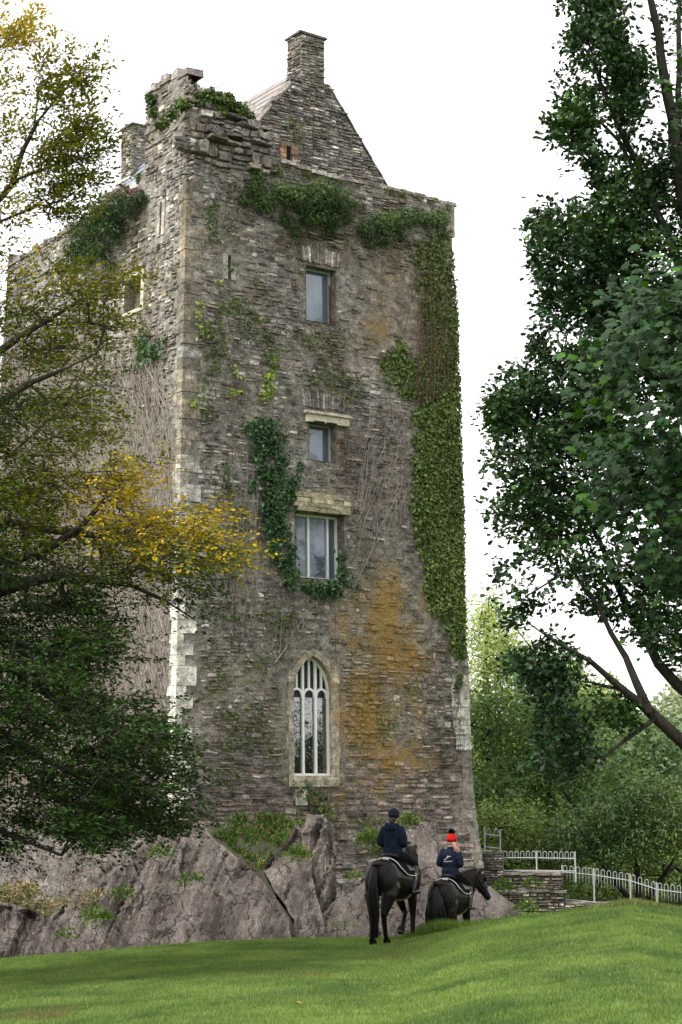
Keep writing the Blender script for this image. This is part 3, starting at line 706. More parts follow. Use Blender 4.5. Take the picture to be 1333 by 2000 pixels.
for a, b in zip(xm[:-1], xm[1:]):
    c = (a + b) / 2; one('glazing_bar', M_frame, gwin, c - .022, c + .022, zsp + .24, float(arch_top(c)), -.26, -.181)
    if True:
        b_ = MB(); hw_ = (b - a) / 2; ip = []; op = []
        for k in range(9):
            t_ = k / 8 * math.pi; u = c - hw_ * math.cos(t_); zz = zsp + .26 * math.sin(t_) ** .8
            ip.append((c - (hw_ - .042) * math.cos(t_), zsp + .205 * math.sin(t_) ** .8)); op.append((u, zz))
        n = 9; V = [P1(u, z_, d) for ring, d in ((ip, -.255), (ip, -.179), (op, -.179), (op, -.255)) for (u, z_) in ring]
        Fs = [(r * n + i, r * n + i + 1, ((r + 1) % 4) * n + i + 1, ((r + 1) % 4) * n + i) for r in range(4) for i in range(n - 1)]
        b_.add(V, Fs); b_.build('arch_bar', M_frame, gwin)
    one('pane', M_glassd, gwin, a + .005, b - .005, 3.08, zsp + .02, -.245, -.232)
    for sgn in (0, 1):
        u0_, u1_ = (a, c) if sgn == 0 else (c, b)
        pts = [(u0_ + .004, zsp + .021), (u1_ - .004, zsp + .021), (u1_ - .004, float(arch_top(u1_)) - .005), (u0_ + .004, float(arch_top(u0_)) - .005)]
        b_ = MB(); b_.add([P1(u, z_, -.240) for (u, z_) in pts], [(0, 1, 2, 3)]); b_.build('pane', M_glassp, gwin)
one('dark_interior', M_dark, gwin, 2.93, 4.27, 3.0, 6.10, -.40, -.36)
one('stone', M_quoin, tower, 3.03, 3.36, 2.36, 2.74, -.05, .045, tint=(.42, .41, .38))
for k in range(34):     # projecting foundation stones between the standing rock and the riders
    (u_,), (z_,) = hit(np.array([640 + 170 * rng.random()]), np.array([1628 + 120 * rng.random()])); w_ = .14 + .26 * rng.random(); h_ = .07 + .13 * rng.random(); b_ = MB(); fbox(b_, u_ - w_ / 2, u_ + w_ / 2, z_ - h_ / 2, z_ + h_ / 2, -.1, .06 + .22 * rng.random() * min(1, (3.0 - z_) / 1.5))
    V = b_.V[-1]; cen = V[4:].mean(0); V[4:] = cen + (V[4:] - cen) * (.70 + .2 * rng.random()); V += (rng.random(V.shape) - .5) * .05; b_.T[-1][:] = stone_cols(np.zeros((1, 3)), rng)[0] * .95; b_.build('foundation_stone', M_stone, tower, wear=wear)
# slits
reveal(OSL, .3); one('slit_back', M_dark, tower, OSL[0] - .05, OSL[1] + .05, OSL[2] - .05, OSL[3] + .05, -.34, -.3)
for a, b in ((1.02, 1.165), (1.255, 1.39)): one('slit_jamb', M_quoin, tower, a, b, 15.1, 15.74, -.04, .022, tint=(.26, .25, .23))
reveal(LSL, .3, P2); one('slit_back', M_dark, tower, LSL[0] - .05, LSL[1] + .05, LSL[2] - .05, LSL[3] + .05, -.34, -.3, P=P2)
for a, b in ((1.04, 1.185), (1.265, 1.4)): one('slit_jamb', M_quoin, tower, a, b, 16.32, 17.22, -.04, .03, P=P2, tint=(.36, .32, .29))
PG = lambda u, z, d=0: np.array([*(A + d1 * u + n1 * (-GS + d)), z])
one('slit_back', M_dark, tower, 3.66, 3.80, 18.97, 19.42, -.05, .012, P=PG)  # no opening here: black plate between the jambs paints the slit's shade
for a, b in ((3.44, 3.65), (3.81, 4.02)):
    for k in range(4): one('slit_jamb', M_quoin, tower, a + .03 * rng.random(), b, 18.92 + k * .14, 19.05 + k * .14, -.03, .05, P=PG, tint=np.array([.19, .115, .07]) * (.8 + .4 * rng.random()))
# blocked window in the left face
reveal(LW1, .5, P2); one('blocking_wall', M_stone, tower, LW1[0] - .02, LW1[1] + .02, LW1[2] - .02, LW1[3] + .02, -.5, -.3, P=P2, tint=(.14, .125, .115))
for a in ([1.98, 2.139, 14.62, 15.52], [2.02, 3.16, 15.525, 15.72]): one('window_frame_stone', M_hood, tower, *a, -.1, .03, P=P2)
one('window_frame_stone', M_hood, tower, 3.021, 3.12, 14.9, 15.52, -.1, .02, P=P2)
h_ = MB(); fbox(h_, 1.95, 3.22, 15.73, 15.80, -.02, .10, P=P2, tint=(.25, .22, .19)); h_.build('drip_slab', M_quoin, tower, wear=wear)
one('sill', M_hood, tower, 2.0, 3.1, 14.6, 14.70, -.05, .03, P=P2)

# ------------------------------------------------------------------ roof with slates
M_slate = mat_plain('weathered_slate', (.24, .220, .208), .75, .3, .45, 9, .3)
M_slateb = mat_plain('blue_slate', (.19, .215, .25), .55, .4, .3, 9, .3)
roof = MB()
zr = float(gz(4.02)) + .45
def RL(k, s, lift=0):     # left slope: k = metres down from ridge
    a = math.atan(1.246); return TP(UC - k * math.cos(a), s, 21.9 - k * math.sin(a)) + np.array([*(-d1 * math.sin(a)), math.cos(a)]) * lift
def RR(k, s, lift=0):
    a = math.atan(1.246); return TP(UC + k * math.cos(a), s, 21.9 - k * math.sin(a)) + np.array([*(d1 * math.sin(a)), math.cos(a)]) * lift
s0, s1 = GS + .56, RS - .01
roof.add([RL(0, s0), RL(0, s1), RL(5.2, s1), RL(5.2, s0)], [(0, 1, 2, 3)]); roof.add([RR(0, s0), RR(5.2, s0), RR(5.2, s1), RR(0, s1)], [(0, 1, 2, 3)])
rf = roof.build('roof', M_slateb, tower)
def slab_mesh(w_, l_, t_):
    b_ = MB(); b_.box((0, 0, 0), (w_, l_, t_)); m = bpy.data.meshes.new('slate')
    V = np.concatenate(b_.V); return mesh_np('slate', V, [np.array(f) for f in b_.F.values()])
am = math.atan(1.246)
sl_w, sl_l = .42, .42
sm_a = slab_mesh(sl_w - .012, sl_l, .018); sm_a.materials.append(M_slate); sm_b = sm_a.copy(); sm_b.materials.clear(); sm_b.materials.append(M_slateb)
nsl = 0
for r in range(12):
    for c in range(int((s1 - s0) / sl_w)):
        s_ = s0 + c * sl_w + (sl_w / 2 if r % 2 else 0)
        if s_ + sl_w > s1: continue
        kk = .02 + r * .36
        o = bpy.data.objects.new('slate', sm_a if s_ < 6.2 + rng.random() else sm_b); link(o, rf)
        X = D2; Y = np.array([*(-d1 * math.cos(am)), -math.sin(am)]); Z = np.array([*(-d1 * math.sin(am)), math.cos(am)])
        Yt = nrm(Y + .045 * Z); Zt = np.cross(X, Yt); Zt = Zt if Zt @ Z > 0 else -Zt
        p = RL(kk, s_, .012 + .008 * rng.random())
        o.matrix_world = Matrix(((X[0], Yt[0], Zt[0], p[0]), (X[1], Yt[1], Zt[1], p[1]), (X[2], Yt[2], Zt[2], p[2]), (0, 0, 0, 1)))
        nsl += 1

# ------------------------------------------------------------------ rock outcrop at the foot of the tower
def mat_rock():
    m, n, b, out = mat_base('outcrop_rock'); t = NT(n); v = t.pos()
    mp = n.nodes.new('ShaderNodeMapping'); mp.inputs['Rotation'].default_value = (0, math.radians(24), 0); mp.inputs['Scale'].default_value = (1.0, .6, .16)
    n.links.new(v, mp.inputs[0]); vs = mp.outputs[0]
    n1 = t.noise(vs, 5, 9, .72); n2 = t.noise(v, 1.3, 5, .6); n3 = t.noise(vs, 26, 6, .7); n4 = t.noise(v, 45, 4, .7)
    wear = t.sep(t.attr('wear'))
    c = t.mix(t.ramp(n1, [(.3, 0), (.7, 1)]), (.045, .037, .032), (.162, .136, .118))
    c = t.mix(t.ramp(n2, [(.42, 0), (.62, .8)]), c, (.108, .086, .080))
    c = t.mix(.7, c, t.ramp(n3, [(.3, .3), (.7, 1.7)]), 'MULTIPLY')
    li = t.math('MULTIPLY', t.ramp(n4, [(.52, 0), (.64, 1)]), t.ramp(t.noise(v, 1.8, 4, .6), [(.44, .05), (.62, .9)]))
    c = t.mix(t.math('MULTIPLY', li, .8), c, (.46, .44, .40))
    gf = t.math('ADD', wear[1], t.math('MULTIPLY', t.math('SUBTRACT', t.noise(v, 4, 8, .7), .5), 1.6))
    c = t.mix(t.math('MULTIPLY', t.ramp(gf, [(.5, 0), (.75, 1)]), .8), c, (.075, .085, .03))
    mp2 = n.nodes.new('ShaderNodeMapping'); mp2.inputs['Rotation'].default_value = (0, math.radians(24), 0); mp2.inputs['Scale'].default_value = (1.5, .6, .30); n.links.new(v, mp2.inputs[0])
    wv = n.nodes.new('ShaderNodeVectorMath'); wv.operation = 'ADD'; wn = n.nodes.new('ShaderNodeTexNoise'); wn.inputs['Scale'].default_value = 2.2; wn.inputs['Detail'].default_value = 5; n.links.new(v, wn.inputs['Vector']); sc_ = n.nodes.new('ShaderNodeVectorMath'); sc_.operation = 'SCALE'; sc_.inputs['Scale'].default_value = .9
    n.links.new(wn.outputs['Color'], sc_.inputs[0]); n.links.new(mp2.outputs[0], wv.inputs[0]); n.links.new(sc_.outputs[0], wv.inputs[1])
    ck = t.ramp(t.voro(wv.outputs[0], 1.15, 'DISTANCE_TO_EDGE'), [(0, 0), (.022, 1)]); ck2 = t.ramp(t.voro(wv.outputs[0], 3.1, 'DISTANCE_TO_EDGE'), [(0, .75), (.03, 1)])
    big = t.noise(mp2.outputs[0], 1.6, 6, .65)
    c = t.mix(.85, c, t.ramp(big, [(.34, .42), (.5, 1.0), (.66, 1.45)]), 'MULTIPLY')
    c = t.mix(1.0, c, t.mix(1.0, t.mix(.45, ck, (1, 1, 1)), ck2, 'MULTIPLY'), 'MULTIPLY')
    n1 = t.math('ADD', n1, t.math('ADD', t.math('MULTIPLY', ck, .6), t.math('MULTIPLY', ck2, .15)))
    n.links.new(c, b.inputs['Base Color']); b.inputs['Roughness'].default_value = .9; b.inputs['Specular IOR Level'].default_value = .2
    t.bump(t.math('ADD', n1, t.math('ADD', t.math('MULTIPLY', n3, .35), t.math('MULTIPLY', n4, .1))), 1.0, .10, b); return m
M_rock = mat_rock()
def rock(poly, Yb, Yt, label, thick=1.6, roll=.3, seed=0, step=4.5, bulge=.25, tiltx=0.0, rough=1.0):
    P = np.array(poly, float); lo, hi = P.min(0), P.max(0)
    # smooth, slightly ragged outline
    out = []
    for i in range(len(P)):
        a, b = P[i], P[(i + 1) % len(P)]; n = max(2, int(np.hypot(*(b - a)) / step))
        for k in range(n): out.append(a + (b - a) * k / n)
    out = np.array(out); out += (vnoise(np.concatenate([out, np.full((len(out), 1), seed)], 1), .05, 9)[:, None] - .5) * np.array([9, 7]) + RNG.standard_normal(out.shape) * .8
    gx, gy = np.meshgrid(np.arange(lo[0], hi[0], step), np.arange(lo[1], hi[1], step)); g = np.stack([gx.ravel(), gy.ravel()], 1)
    g = g + (RNG.random(g.shape) - .5) * step * .5
    g = g[inpoly(g[:, 0], g[:, 1], out)]; g = g[polydist(g[:, 0], g[:, 1], out) > step * .45]
    pts = np.concatenate([out, g]); nb = len(out)
    r = delaunay_2d_cdt([Vector(p) for p in pts], [], [list(range(nb))], 1, 1e-4)
    v2 = np.array([tuple(v) for v in r[0]]); fc = [f for f in r[2]]
    pd = polydist(v2[:, 0], v2[:, 1], out) / 105.0       # metres to the outline
    Yv = Yb + (Yt - Yb) * (hi[1] - v2[:, 1]) / (hi[1] - lo[1]) + tiltx * (v2[:, 0] - P[:, 0].mean()) / 100
    q = np.stack([v2[:, 0] / 105, v2[:, 1] / 105, np.full(len(v2), seed * 3.1)], 1)
    th = math.radians(24); sx = q[:, 0] * math.cos(th) + q[:, 1] * math.sin(th); sy = -q[:, 0] * math.sin(th) + q[:, 1] * math.cos(th)
    lam = np.stack([sx * 1.9, sy * .5, q[:, 2]], 1)       # bedding runs steeply down the slab
    rid = np.abs(fbm(lam, 1.0, 21 + seed, 4) - .5) * 2
    rf_ = roll * np.clip(1 - pd / .16, 0, 1) ** 2
    fade = np.clip(pd / .10, 0, 1)
    warp_ = .35 * fbm(q, 1.2, 15, 3); l2 = lam + np.stack([warp_, 0 * warp_, 0 * warp_], 1)
    st1 = l2[:, 0] * 1.15 + .5 * fbm(l2, .8, 50 + seed, 3); saw = st1 - np.floor(st1); st2 = l2[:, 0] * 3.1 + .6 * fbm(l2, 1.5, 51 + seed, 3); saw2 = st2 - np.floor(st2)
    fac = np.abs(fbm(q * np.array([1, .8, 1]), .8, 63 + seed, 2) - .5) * 2 + .5 * np.abs(fbm(q, 1.7, 64 + seed, 2) - .5)
    dY = rf_ - bulge * fbm(q, .9, 5 + seed, 3) + fade * rough * (.42 * (saw ** 1.3) * (.25 + fbm(q, .8, 61, 2)) + .06 * saw2 + .95 * fac + .12 * rid) + rough * (.09 * (fbm(q, 3.5, 8, 4) - .5) + .03 * (fbm(q, 12, 9, 2) - .5))
    V = at(v2[:, 0], v2[:, 1], Yv + dY)
    n = len(V)
    bi = [i for i in range(n) if polydist(v2[i:i + 1, 0], v2[i:i + 1, 1], out)[0] < 1e-3]
    # back: pushed along +Y
    Bk = V + np.array([0, thick, -.5 * thick * .4]); cen = Bk.mean(0); Bk = cen + (Bk - cen) * .93
    Fs = [np.array(f) for f in fc]; edge = {}
    tri = []
    for f in fc:
        for i in range(len(f)): edge[(f[i], f[(i + 1) % len(f)])] = 1
    for f in fc:
        for k in range(1, len(f) - 1): tri.append((f[0], f[k + 1], f[k]))
    tri2 = [(a + n, c + n, b + n) for a, b, c in tri]
    sides = [(a, b, b + n, a + n) for (a, b) in edge if (b, a) not in edge]
    VV = np.concatenate([V, Bk]); wr = np.zeros((2 * n, 3)); mz = fbm(VV, .9, 70 + seed, 3)
    wr[:, 1] = np.clip((mz - .5) * 1.8 + .12, 0, 1)
    o = obj_np('rock', VV, [np.array(tri), np.array(tri2), np.array(sides)], M_rock, None, {'wear': wr}, False)
    tag(o, label, 'rock', 'rocks of the outcrop under the tower'); return o
rock([(-160, 1800), (-60, 1768), (0, 1762), (60, 1775), (110, 1805), (145, 1850), (155, 1900), (-170, 1920)], 33.0, 35.0, 'low purple rock at the corner of the lawn below the leafy tree', seed=1)
rock([(85, 1900), (92, 1800), (128, 1762), (180, 1712), (225, 1682), (280, 1628), (330, 1608), (365, 1640), (352, 1700), (362, 1760), (398, 1880), (250, 1895)], 33.4, 38.2, 'broad brown sloping rock face with grass tufts under the leafy tree', seed=2, thick=2)
rock([(372, 1880), (352, 1780), (318, 1700), (335, 1632), (395, 1604), (418, 1640), (450, 1663), (512, 1720), (545, 1762), (566, 1800), (574, 1870)], 33.4, 38.8, 'large wedge shaped rock slab with a straight sloping edge under the tower corner', seed=3, thick=2)
rock([(588, 1870), (575, 1796), (530, 1728), (512, 1690), (550, 1652), (584, 1612), (602, 1640), (612, 1720), (650, 1870)], 33.7, 38.4, 'streaked rock beside the dark diagonal crack', seed=4)
rock([(606, 1780), (592, 1700), (588, 1622), (604, 1592), (632, 1590), (652, 1612), (658, 1660), (656, 1750), (644, 1800), (618, 1800)], 36.2, 37.8, 'tall upright rounded standing rock with a dark hollow at its foot', thick=1.2, seed=5, roll=.6)
rock([(600, 1870), (622, 1795), (650, 1762), (690, 1722), (735, 1698), (775, 1740), (815, 1780), (830, 1870)], 33.9, 37.4, 'low rock behind the tail of the larger black horse', seed=6)
rock([(788, 1780), (795, 1690), (803, 1640), (822, 1603), (840, 1608), (870, 1662), (890, 1710), (905, 1800), (800, 1820)], 35.2, 37.6, 'pointed grey rock slab between the two riders', thick=1.0, seed=7, bulge=.1, roll=.2, rough=.22)
rock([(870, 1830), (895, 1760), (935, 1730), (960, 1734), (1005, 1767), (1028, 1805), (1020, 1840), (880, 1850)], 34.2, 36.4, 'low sloping rock in front of the pony beside the low wall', seed=8, rough=.3)
# earth bank between rocks and walls
bx = np.linspace(-260, 935, 240); tpy = np.interp(bx, [-260, 0, 230, 320, 345, 420, 500, 560, 600, 650, 780, 935], [1760, 1752, 1742, 1690, 1632, 1606, 1618, 1640, 1690, 1745, 1775, 1795])
tl = []
for x_, y_ in zip(bx, tpy):
    if x_ < 348: v_, z_ = hit(np.array([x_]), np.array([y_]), 2); p = P2(v_[0], z_[0], -.15)
    else: u_, z_ = hit(np.array([x_]), np.array([y_]), 1); p = P1(u_[0], z_[0], -.15)
    tl.append(p)
tl = np.array(tl); bt = at(bx, np.interp(bx, E_px, E_py) + 14, np.interp(bx, E_px, E_Y) + 1.9)
tt = np.linspace(0, 1, 50); BV = bt[None] + (tl - bt)[None] * tt[:, None, None]
BV += (fbm(BV, 2.2, 14, 4) - .5)[..., None] * np.array([0, -.45, .35]) * np.sin(tt * math.pi)[:, None, None]
BV[..., 2] += (-.55 * np.sin(tt * math.pi))[:, None] + .3 * (fbm(BV, .9, 4, 4) - .5) * np.sin(tt * math.pi)[:, None]
I = np.arange(50 * 240).reshape(50, 240)
M_bank, _n, _b, _o = mat_base('earth_bank'); _t = NT(_n); _v = _t.pos()
_c = _t.mix(_t.ramp(_t.noise(_v, 2.0, 8, .7), [(.4, 0), (.6, 1)]), (.075, .058, .048), (.065, .075, .03)); _c = _t.mix(_t.ramp(_t.noise(_v, 1.1, 5, .6), [(.60, 0), (.72, .8)]), _c, (.30, .23, .13))
_n.links.new(_c, _b.inputs['Base Color']); _b.inputs['Roughness'].default_value = .95; _t.bump(_t.noise(_v, 14, 8, .75), 1, .15, _b)
tag(obj_np('earth_bank', BV.reshape(-1, 3), np.stack([I[:-1, :-1], I[:-1, 1:], I[1:, 1:], I[1:, :-1]], -1).reshape(-1, 4), M_bank, None, None, True), kind='structure')

# ------------------------------------------------------------------ low wall and railings
lw = thing('low_stone_wall', 'low dry stone wall with flat coping carrying a railing beside the tower', 'wall')
WY = 47.0
wx0, wx1 = at(930, 1700, WY)[0], at(1100, 1700, WY)[0]; wx2 = at(1142, 1700, WY)[0]; wz0 = float(at(1000, 1800, WY)[2]) - .4; wz1 = float(at(1000, 1708, WY)[2]); wz2 = float(at(1000, 1742, WY)[2]); pz = float(at(940, 1668, WY)[2])
XA = np.array([1.0, 0, 0]); YA = np.array([0, -1.0, 0])
b_ = MB(); b_.box((wx0 - .6, WY, wz0), (wx1, WY + .5, wz1)); b_.box((wx0 - .6, WY - .1, wz0), (at(960, 1, WY)[0], WY - .003, pz)); b_.box((wx0 + .3, WY - .14, wz0), (wx1 + .02, WY - .004, wz2 - .02)); b_.box((wx1 + .003, WY - .1, wz0), (wx2, WY + .4, wz2 - .3))
b_.T = [t_ * np.array([.11, .10, .09]) for t_ in b_.T]; W_wear = lambda V: np.clip(np.stack([0 * V[:, 0], fbm(V, 1.5, 4, 3) - .1, fbm(V, 2, 9, 3) - .3], -1), 0, 1)
b_.build('wall_core', M_stone, lw, wear=W_wear)
px1 = at(960, 1, WY)[0]
LS = [box_stones(np.array([px1, WY, wz2 - .02]), XA, YA, UP, wx1 - px1, wz1 - wz2 - .05, .085, 3.0, 21, .05),
      box_stones(np.array([wx0 - .3, WY - .14, wz0]), XA, YA, UP, wx1 - wx0 + .3, wz2 - wz0 - .02, .09, 2.8, 22, .05),
      box_stones(np.array([wx0 - .5, WY - .1, wz2]), XA, YA, UP, px1 - wx0 + .5, pz - wz2, .085, 3.0, 23, .05),
      box_stones(np.array([wx1, WY - .1, wz0]), XA, YA, UP, wx2 - wx1, wz2 - .3 - wz0, .085, 3.0, 24, .05)]
lV = np.concatenate([e[0] for e in LS]); lC = np.concatenate([e[2] for e in LS]) * np.array([1.0, .94, .92]); lA = np.concatenate([e[1] for e in LS])
_, lpy = proj(lV[:, 6:].mean(1)); lA = np.where(lpy > 1795, 0, lA)
od = np.argsort(-lA)
for i in od[:200]: obj_np('stone', lV[i], [SF, SC], M_stone, lw, {'tint': np.tile(lC[i], (12, 1)), 'wear': W_wear(lV[i])})
rr = od[200:]
if len(rr):
    base = (np.arange(len(rr)) * 12)[:, None, None]; vv = lV[rr].reshape(-1, 3)
    obj_np('stonework', vv, np.concatenate([(base + SF[None]).reshape(-1, 4), (base + SC[None]).reshape(-1, 4)]), M_stone, lw, {'tint': np.repeat(lC[rr], 12, 0), 'wear': W_wear(vv)}, kind='stuff')
def cope(x0, x1, y0, y1, z0, h):
    x = x0
    while x < x1 - .05:
        l_ = min(.35 + .35 * rng.random(), x1 - x); b_ = MB(); b_.box((x, y0, z0), (x + l_ - .012, y1, z0 + h * (.8 + .4 * rng.random())), tint=np.array([.21, .185, .165]) * (.8 + .4 * rng.random()), jit=.03)
        b_.build('coping_stone', M_stone, lw, wear=W_wear); x += l_
cope(px1 - .02, wx1 + .04, WY - .1, WY + .5, wz1 - .01, .07); cope(wx0 - .4, px1 + .05, WY - .16, WY + .3, pz, .08); cope(px1, wx1 + .08, WY - .22, WY - .02, wz2 - .02, .05); cope(wx1 + .05, wx2 + .03, WY - .15, WY + .4, wz2 - .3, .05)
M_rail = mat_plain('galvanised_steel', (.40, .42, .43), .5, .4, .25, 30, metal=.2)
def hoop_mesh(wd, h, r):
    b_ = MB(); pts = [(-wd / 2, 0, 0), (-wd / 2, 0, h * .5), (-wd / 2, 0, h - wd / 2)]
    pts += [(-wd / 2 * math.cos(k * math.pi / 6), 0, h - wd / 2 + wd / 2 * math.sin(k * math.pi / 6)) for k in range(1, 6)]
    pts += [(wd / 2, 0, h - wd / 2), (wd / 2, 0, h * .5), (wd / 2, 0, 0)]
    b_.tube(pts, r, 5); return mesh_np('bow', np.concatenate(b_.V), [np.array(f) for f in b_.F.values()], M_rail, None, True)
def railing(pts, h, label, pitch=.14, posts=(0, 1), bottom=.06):
    """pts: list of (x,y,z) along the foot line"""
    pts = [np.array(p, float) for p in pts]
    t = thing('railing', label, 'railing', 'bow topped metal railings', loc=tuple(pts[0])); o0 = pts[0]
    hm = hoop_mesh(pitch * .62, h, .0085)
    for a, b in zip(pts[:-1], pts[1:]):
        L = np.linalg.norm((b - a)[:2]); n = int(L / pitch); dr = (b - a) / L
        ang = math.atan2(dr[1], dr[0])
        for k in range(n):
            p = a + dr * (k + .5) * L / n; o = bpy.data.objects.new('bow_bar', hm); link(o, t); o.location = p - o0; o.rotation_euler = (0, 0, ang)
        for zz, nm in ((h - .17, 'top_rail'), (bottom, 'bottom_rail')):
            b_ = MB(); b_.tube([a - o0 + UP * zz, b - o0 + UP * zz], .012, 4); b_.build(nm, M_rail, t)
    for p in pts:
        b_ = MB(); b_.box((-.017, -.017, -.25), (.017, .017, h + .01), org=p - o0); b_.build('post', M_rail, t)
    return t
zt_ = wz1 + .06
railing([(at(928, 1, 48.6)[0], 48.6, float(at(928, 1658, 48.6)[2])), (at(956.5, 1, 48.6)[0], 48.6, float(at(956, 1662, 48.6)[2]))], .56, 'short piece of bow topped railing against the tower edge')
railing([(at(960, 1, 47.25)[0], 47.25, zt_), (at(1022, 1, 47.25)[0], 47.25, zt_), (at(1092, 1, 47.25)[0], 47.25, zt_ - .02)], .52, 'bow topped railing standing on the low stone wall', bottom=.03)
fp = []
for px_, tpy_, Y_ in ((1098, 1690, 47.5), (1160, 1696, 47.5), (1231, 1707, 47.3), (1283, 1724, 47.0), (1345, 1732, 46.8), (1430, 1740, 46.6)):
    p = at(px_, tpy_, Y_); fp.append((p[0], p[1], p[2] - .92))
railing(fp, .92, 'long bow topped railing running downhill past the dark bushes')
b_ = MB(); b_.box((fp[0][0] - .02, 47.3, fp[0][2] - .6), (fp[2][0], 47.75, fp[0][2] - .02), tint=(.22, .2, .18)); kb = b_.build('kerb', M_stone, None, wear=W_wear); tag(kb, 'grey stone kerb under the first bays of the long railing', 'kerb')

# ------------------------------------------------------------------ leaves
def leaf_shape(kind):
    if kind == 'beech': return np.array([(0, 0, 0), (.28, .22, .03), (.65, .24, .02), (1, 0, -.06), (.65, -.24, .02), (.28, -.22, .03)])
    if kind == 'ivy': return np.array([(0, 0, 0), (-.05, .38, 0), (.35, .36, -.03), (1, 0, -.1), (.35, -.36, -.03), (-.05, -.38, 0)])
    if kind == 'narrow': return np.array([(0, 0, 0), (.45, .14, .03), (1, 0, -.08), (.45, -.14, .03)])
    if kind == 'oak': return np.array([(0, 0, 0), (.3, .16, .02), (.42, .30, .03), (.55, .2, .01), (.75, .3, .02), (1, .06, -.06), (.8, -.27, .02), (.58, -.2, .01), (.42, -.3, .03), (.3, -.16, .02)])
    if kind == 'maple': return np.array([(0, 0, 0), (-.06, .30, -.04), (.12, .26, 0), (.24, .58, -.10), (.44, .30, 0), (.66, .40, -.06), (.74, .16, 0), (1, 0, -.10), (.74, -.16, 0), (.66, -.40, -.06), (.44, -.30, 0), (.24, -.58, -.10), (.12, -.26, 0), (-.06, -.30, -.04)])
def leaves_np(pos, nor, direc, size, kind):
    T = leaf_shape(kind); k = len(T); n = len(pos)
    nor = nrm(nor); ax = nrm(direc - (direc * nor).sum(-1, keepdims=True) * nor); ay = np.cross(nor, ax)
    V = pos[:, None] + size[:, None, None] * (T[None, :, 0:1] * ax[:, None] + T[None, :, 1:2] * ay[:, None] + T[None, :, 2:3] * nor[:, None])
    return V.reshape(-1, 3), np.arange(n * k).reshape(n, k), k
def leaf_obj(name, parent, pos, nor, direc, size, kind, col, mat, stuff=True):
    V, Fc, k = leaves_np(pos, nor, direc, size, kind)
    o = obj_np(name, V, Fc, mat, parent, {'tint': np.repeat(col, k, 0)})
    if stuff: o['kind'] = 'stuff'
    return o
def grow(limbs, centers, step=.45, r_twig=.006, sag=.0, rng=RNG):
    """greedy nearest-node branching from limbs to leaf-cluster centres; returns limb tubes and twig tubes"""
    pos, par, rad = [], [], []
    for pts in limbs:
        P = np.array([p[:3] for p in pts], float); R = np.array([p[3] for p in pts], float)
        seg = np.concatenate([[0], np.cumsum(np.linalg.norm(np.diff(P, axis=0), axis=1))]); m = max(3, int(seg[-1] / step))
        t = np.linspace(0, seg[-1], m)
        Q = np.stack([np.interp(t, seg, P[:, i]) for i in range(3)], 1); Rq = np.interp(t, seg, R)
        ker = np.array([.25, .5, .25])
        for _ in range(2):
            Q[1:-1] = .25 * Q[:-2] + .5 * Q[1:-1] + .25 * Q[2:]
        Q[1:-1] += (rng.random((m - 2, 3)) - .5) * step * .16
        start = -1
        if pos:
            d = np.linalg.norm(np.array(pos) - Q[0], axis=1); start = int(d.argmin())
            if d[start] > 1.2: start = -1
        for i in range(m):
            par.append(start if i == 0 else len(pos) - 1); pos.append(Q[i]); rad.append(Rq[i])
    nl = len(pos)
    C = np.asarray(centers); NP_ = np.array(pos)
    dd = np.array([np.linalg.norm(NP_ - c, axis=1).min() for c in C]); order = np.argsort(dd)
    cap_ = nl + len(C) * 14; buf = np.zeros((cap_, 3)); buf[:nl] = NP_; n = nl; leafnode = np.zeros(len(C), int)
    for ci in order:
        c = C[ci]; d = np.linalg.norm(buf[:n] - c, axis=1); j = int(d.argmin()); L = d[j]; k = min(12, max(1, int(L / step)))
        a = buf[j].copy(); prev = j; mid = (rng.random(3) - .5) * L * .25 + np.array([0, 0, sag * L])
        for q in range(1, k + 1):
            f = q / k
            if n >= cap_: break
            buf[n] = a + (c - a) * f + mid * math.sin(f * math.pi); par.append(prev); rad.append(0); prev = n; n += 1
        leafnode[ci] = prev
    par = np.array(par[:n]); rad = np.array(rad[:n]); cnt = np.zeros(n); cnt[leafnode] += 1
    for i in range(n - 1, nl - 1, -1):
        if par[i] >= 0: cnt[par[i]] += cnt[i]
    r = np.where(np.arange(n) < nl, rad, r_twig * np.maximum(cnt, 1) ** .46)
    return buf[:n], par, r, nl
def tubes(name, parent, pos, par, r, sel, sides, mat, stuff=False):
    i = np.nonzero((par >= 0) & sel)[0]
    if not len(i): return
    a, b = pos[par[i]], pos[i]; ra = np.minimum(r[par[i]], r[i] * 1.25); rb = r[i]
    t = nrm(b - a); ref = np.where(np.abs(t[:, 2:3]) < .9, np.array([[0, 0, 1.0]]), np.array([[1.0, 0, 0]])); u = nrm(np.cross(t, ref)); v = np.cross(t, u)
    th = np.arange(sides) / sides * 2 * math.pi; cs_ = np.cos(th)[None, :, None] * u[:, None] + np.sin(th)[None, :, None] * v[:, None]
    ext = (t * (rb * .4)[:, None])[:, None]
    V = np.stack([a[:, None] + cs_ * ra[:, None, None] - ext, b[:, None] + cs_ * rb[:, None, None] + ext], 1).reshape(-1, 3)
    base = (np.arange(len(i)) * 2 * sides)[:, None]; j = np.arange(sides); j2 = (j + 1) % sides
    Fq = np.stack([base + j, base + j2, base + sides + j2, base + sides + j], -1).reshape(-1, 4)
    o = obj_np(name, V, Fq, mat, parent, None, True)
    if stuff: o['kind'] = 'stuff'
    return o
def L3(pts):       # limb from (px, py, Y, radius)
    return [(*at(p[0], p[1], p[2]), p[3]) for p in pts]
DENS = 1.5
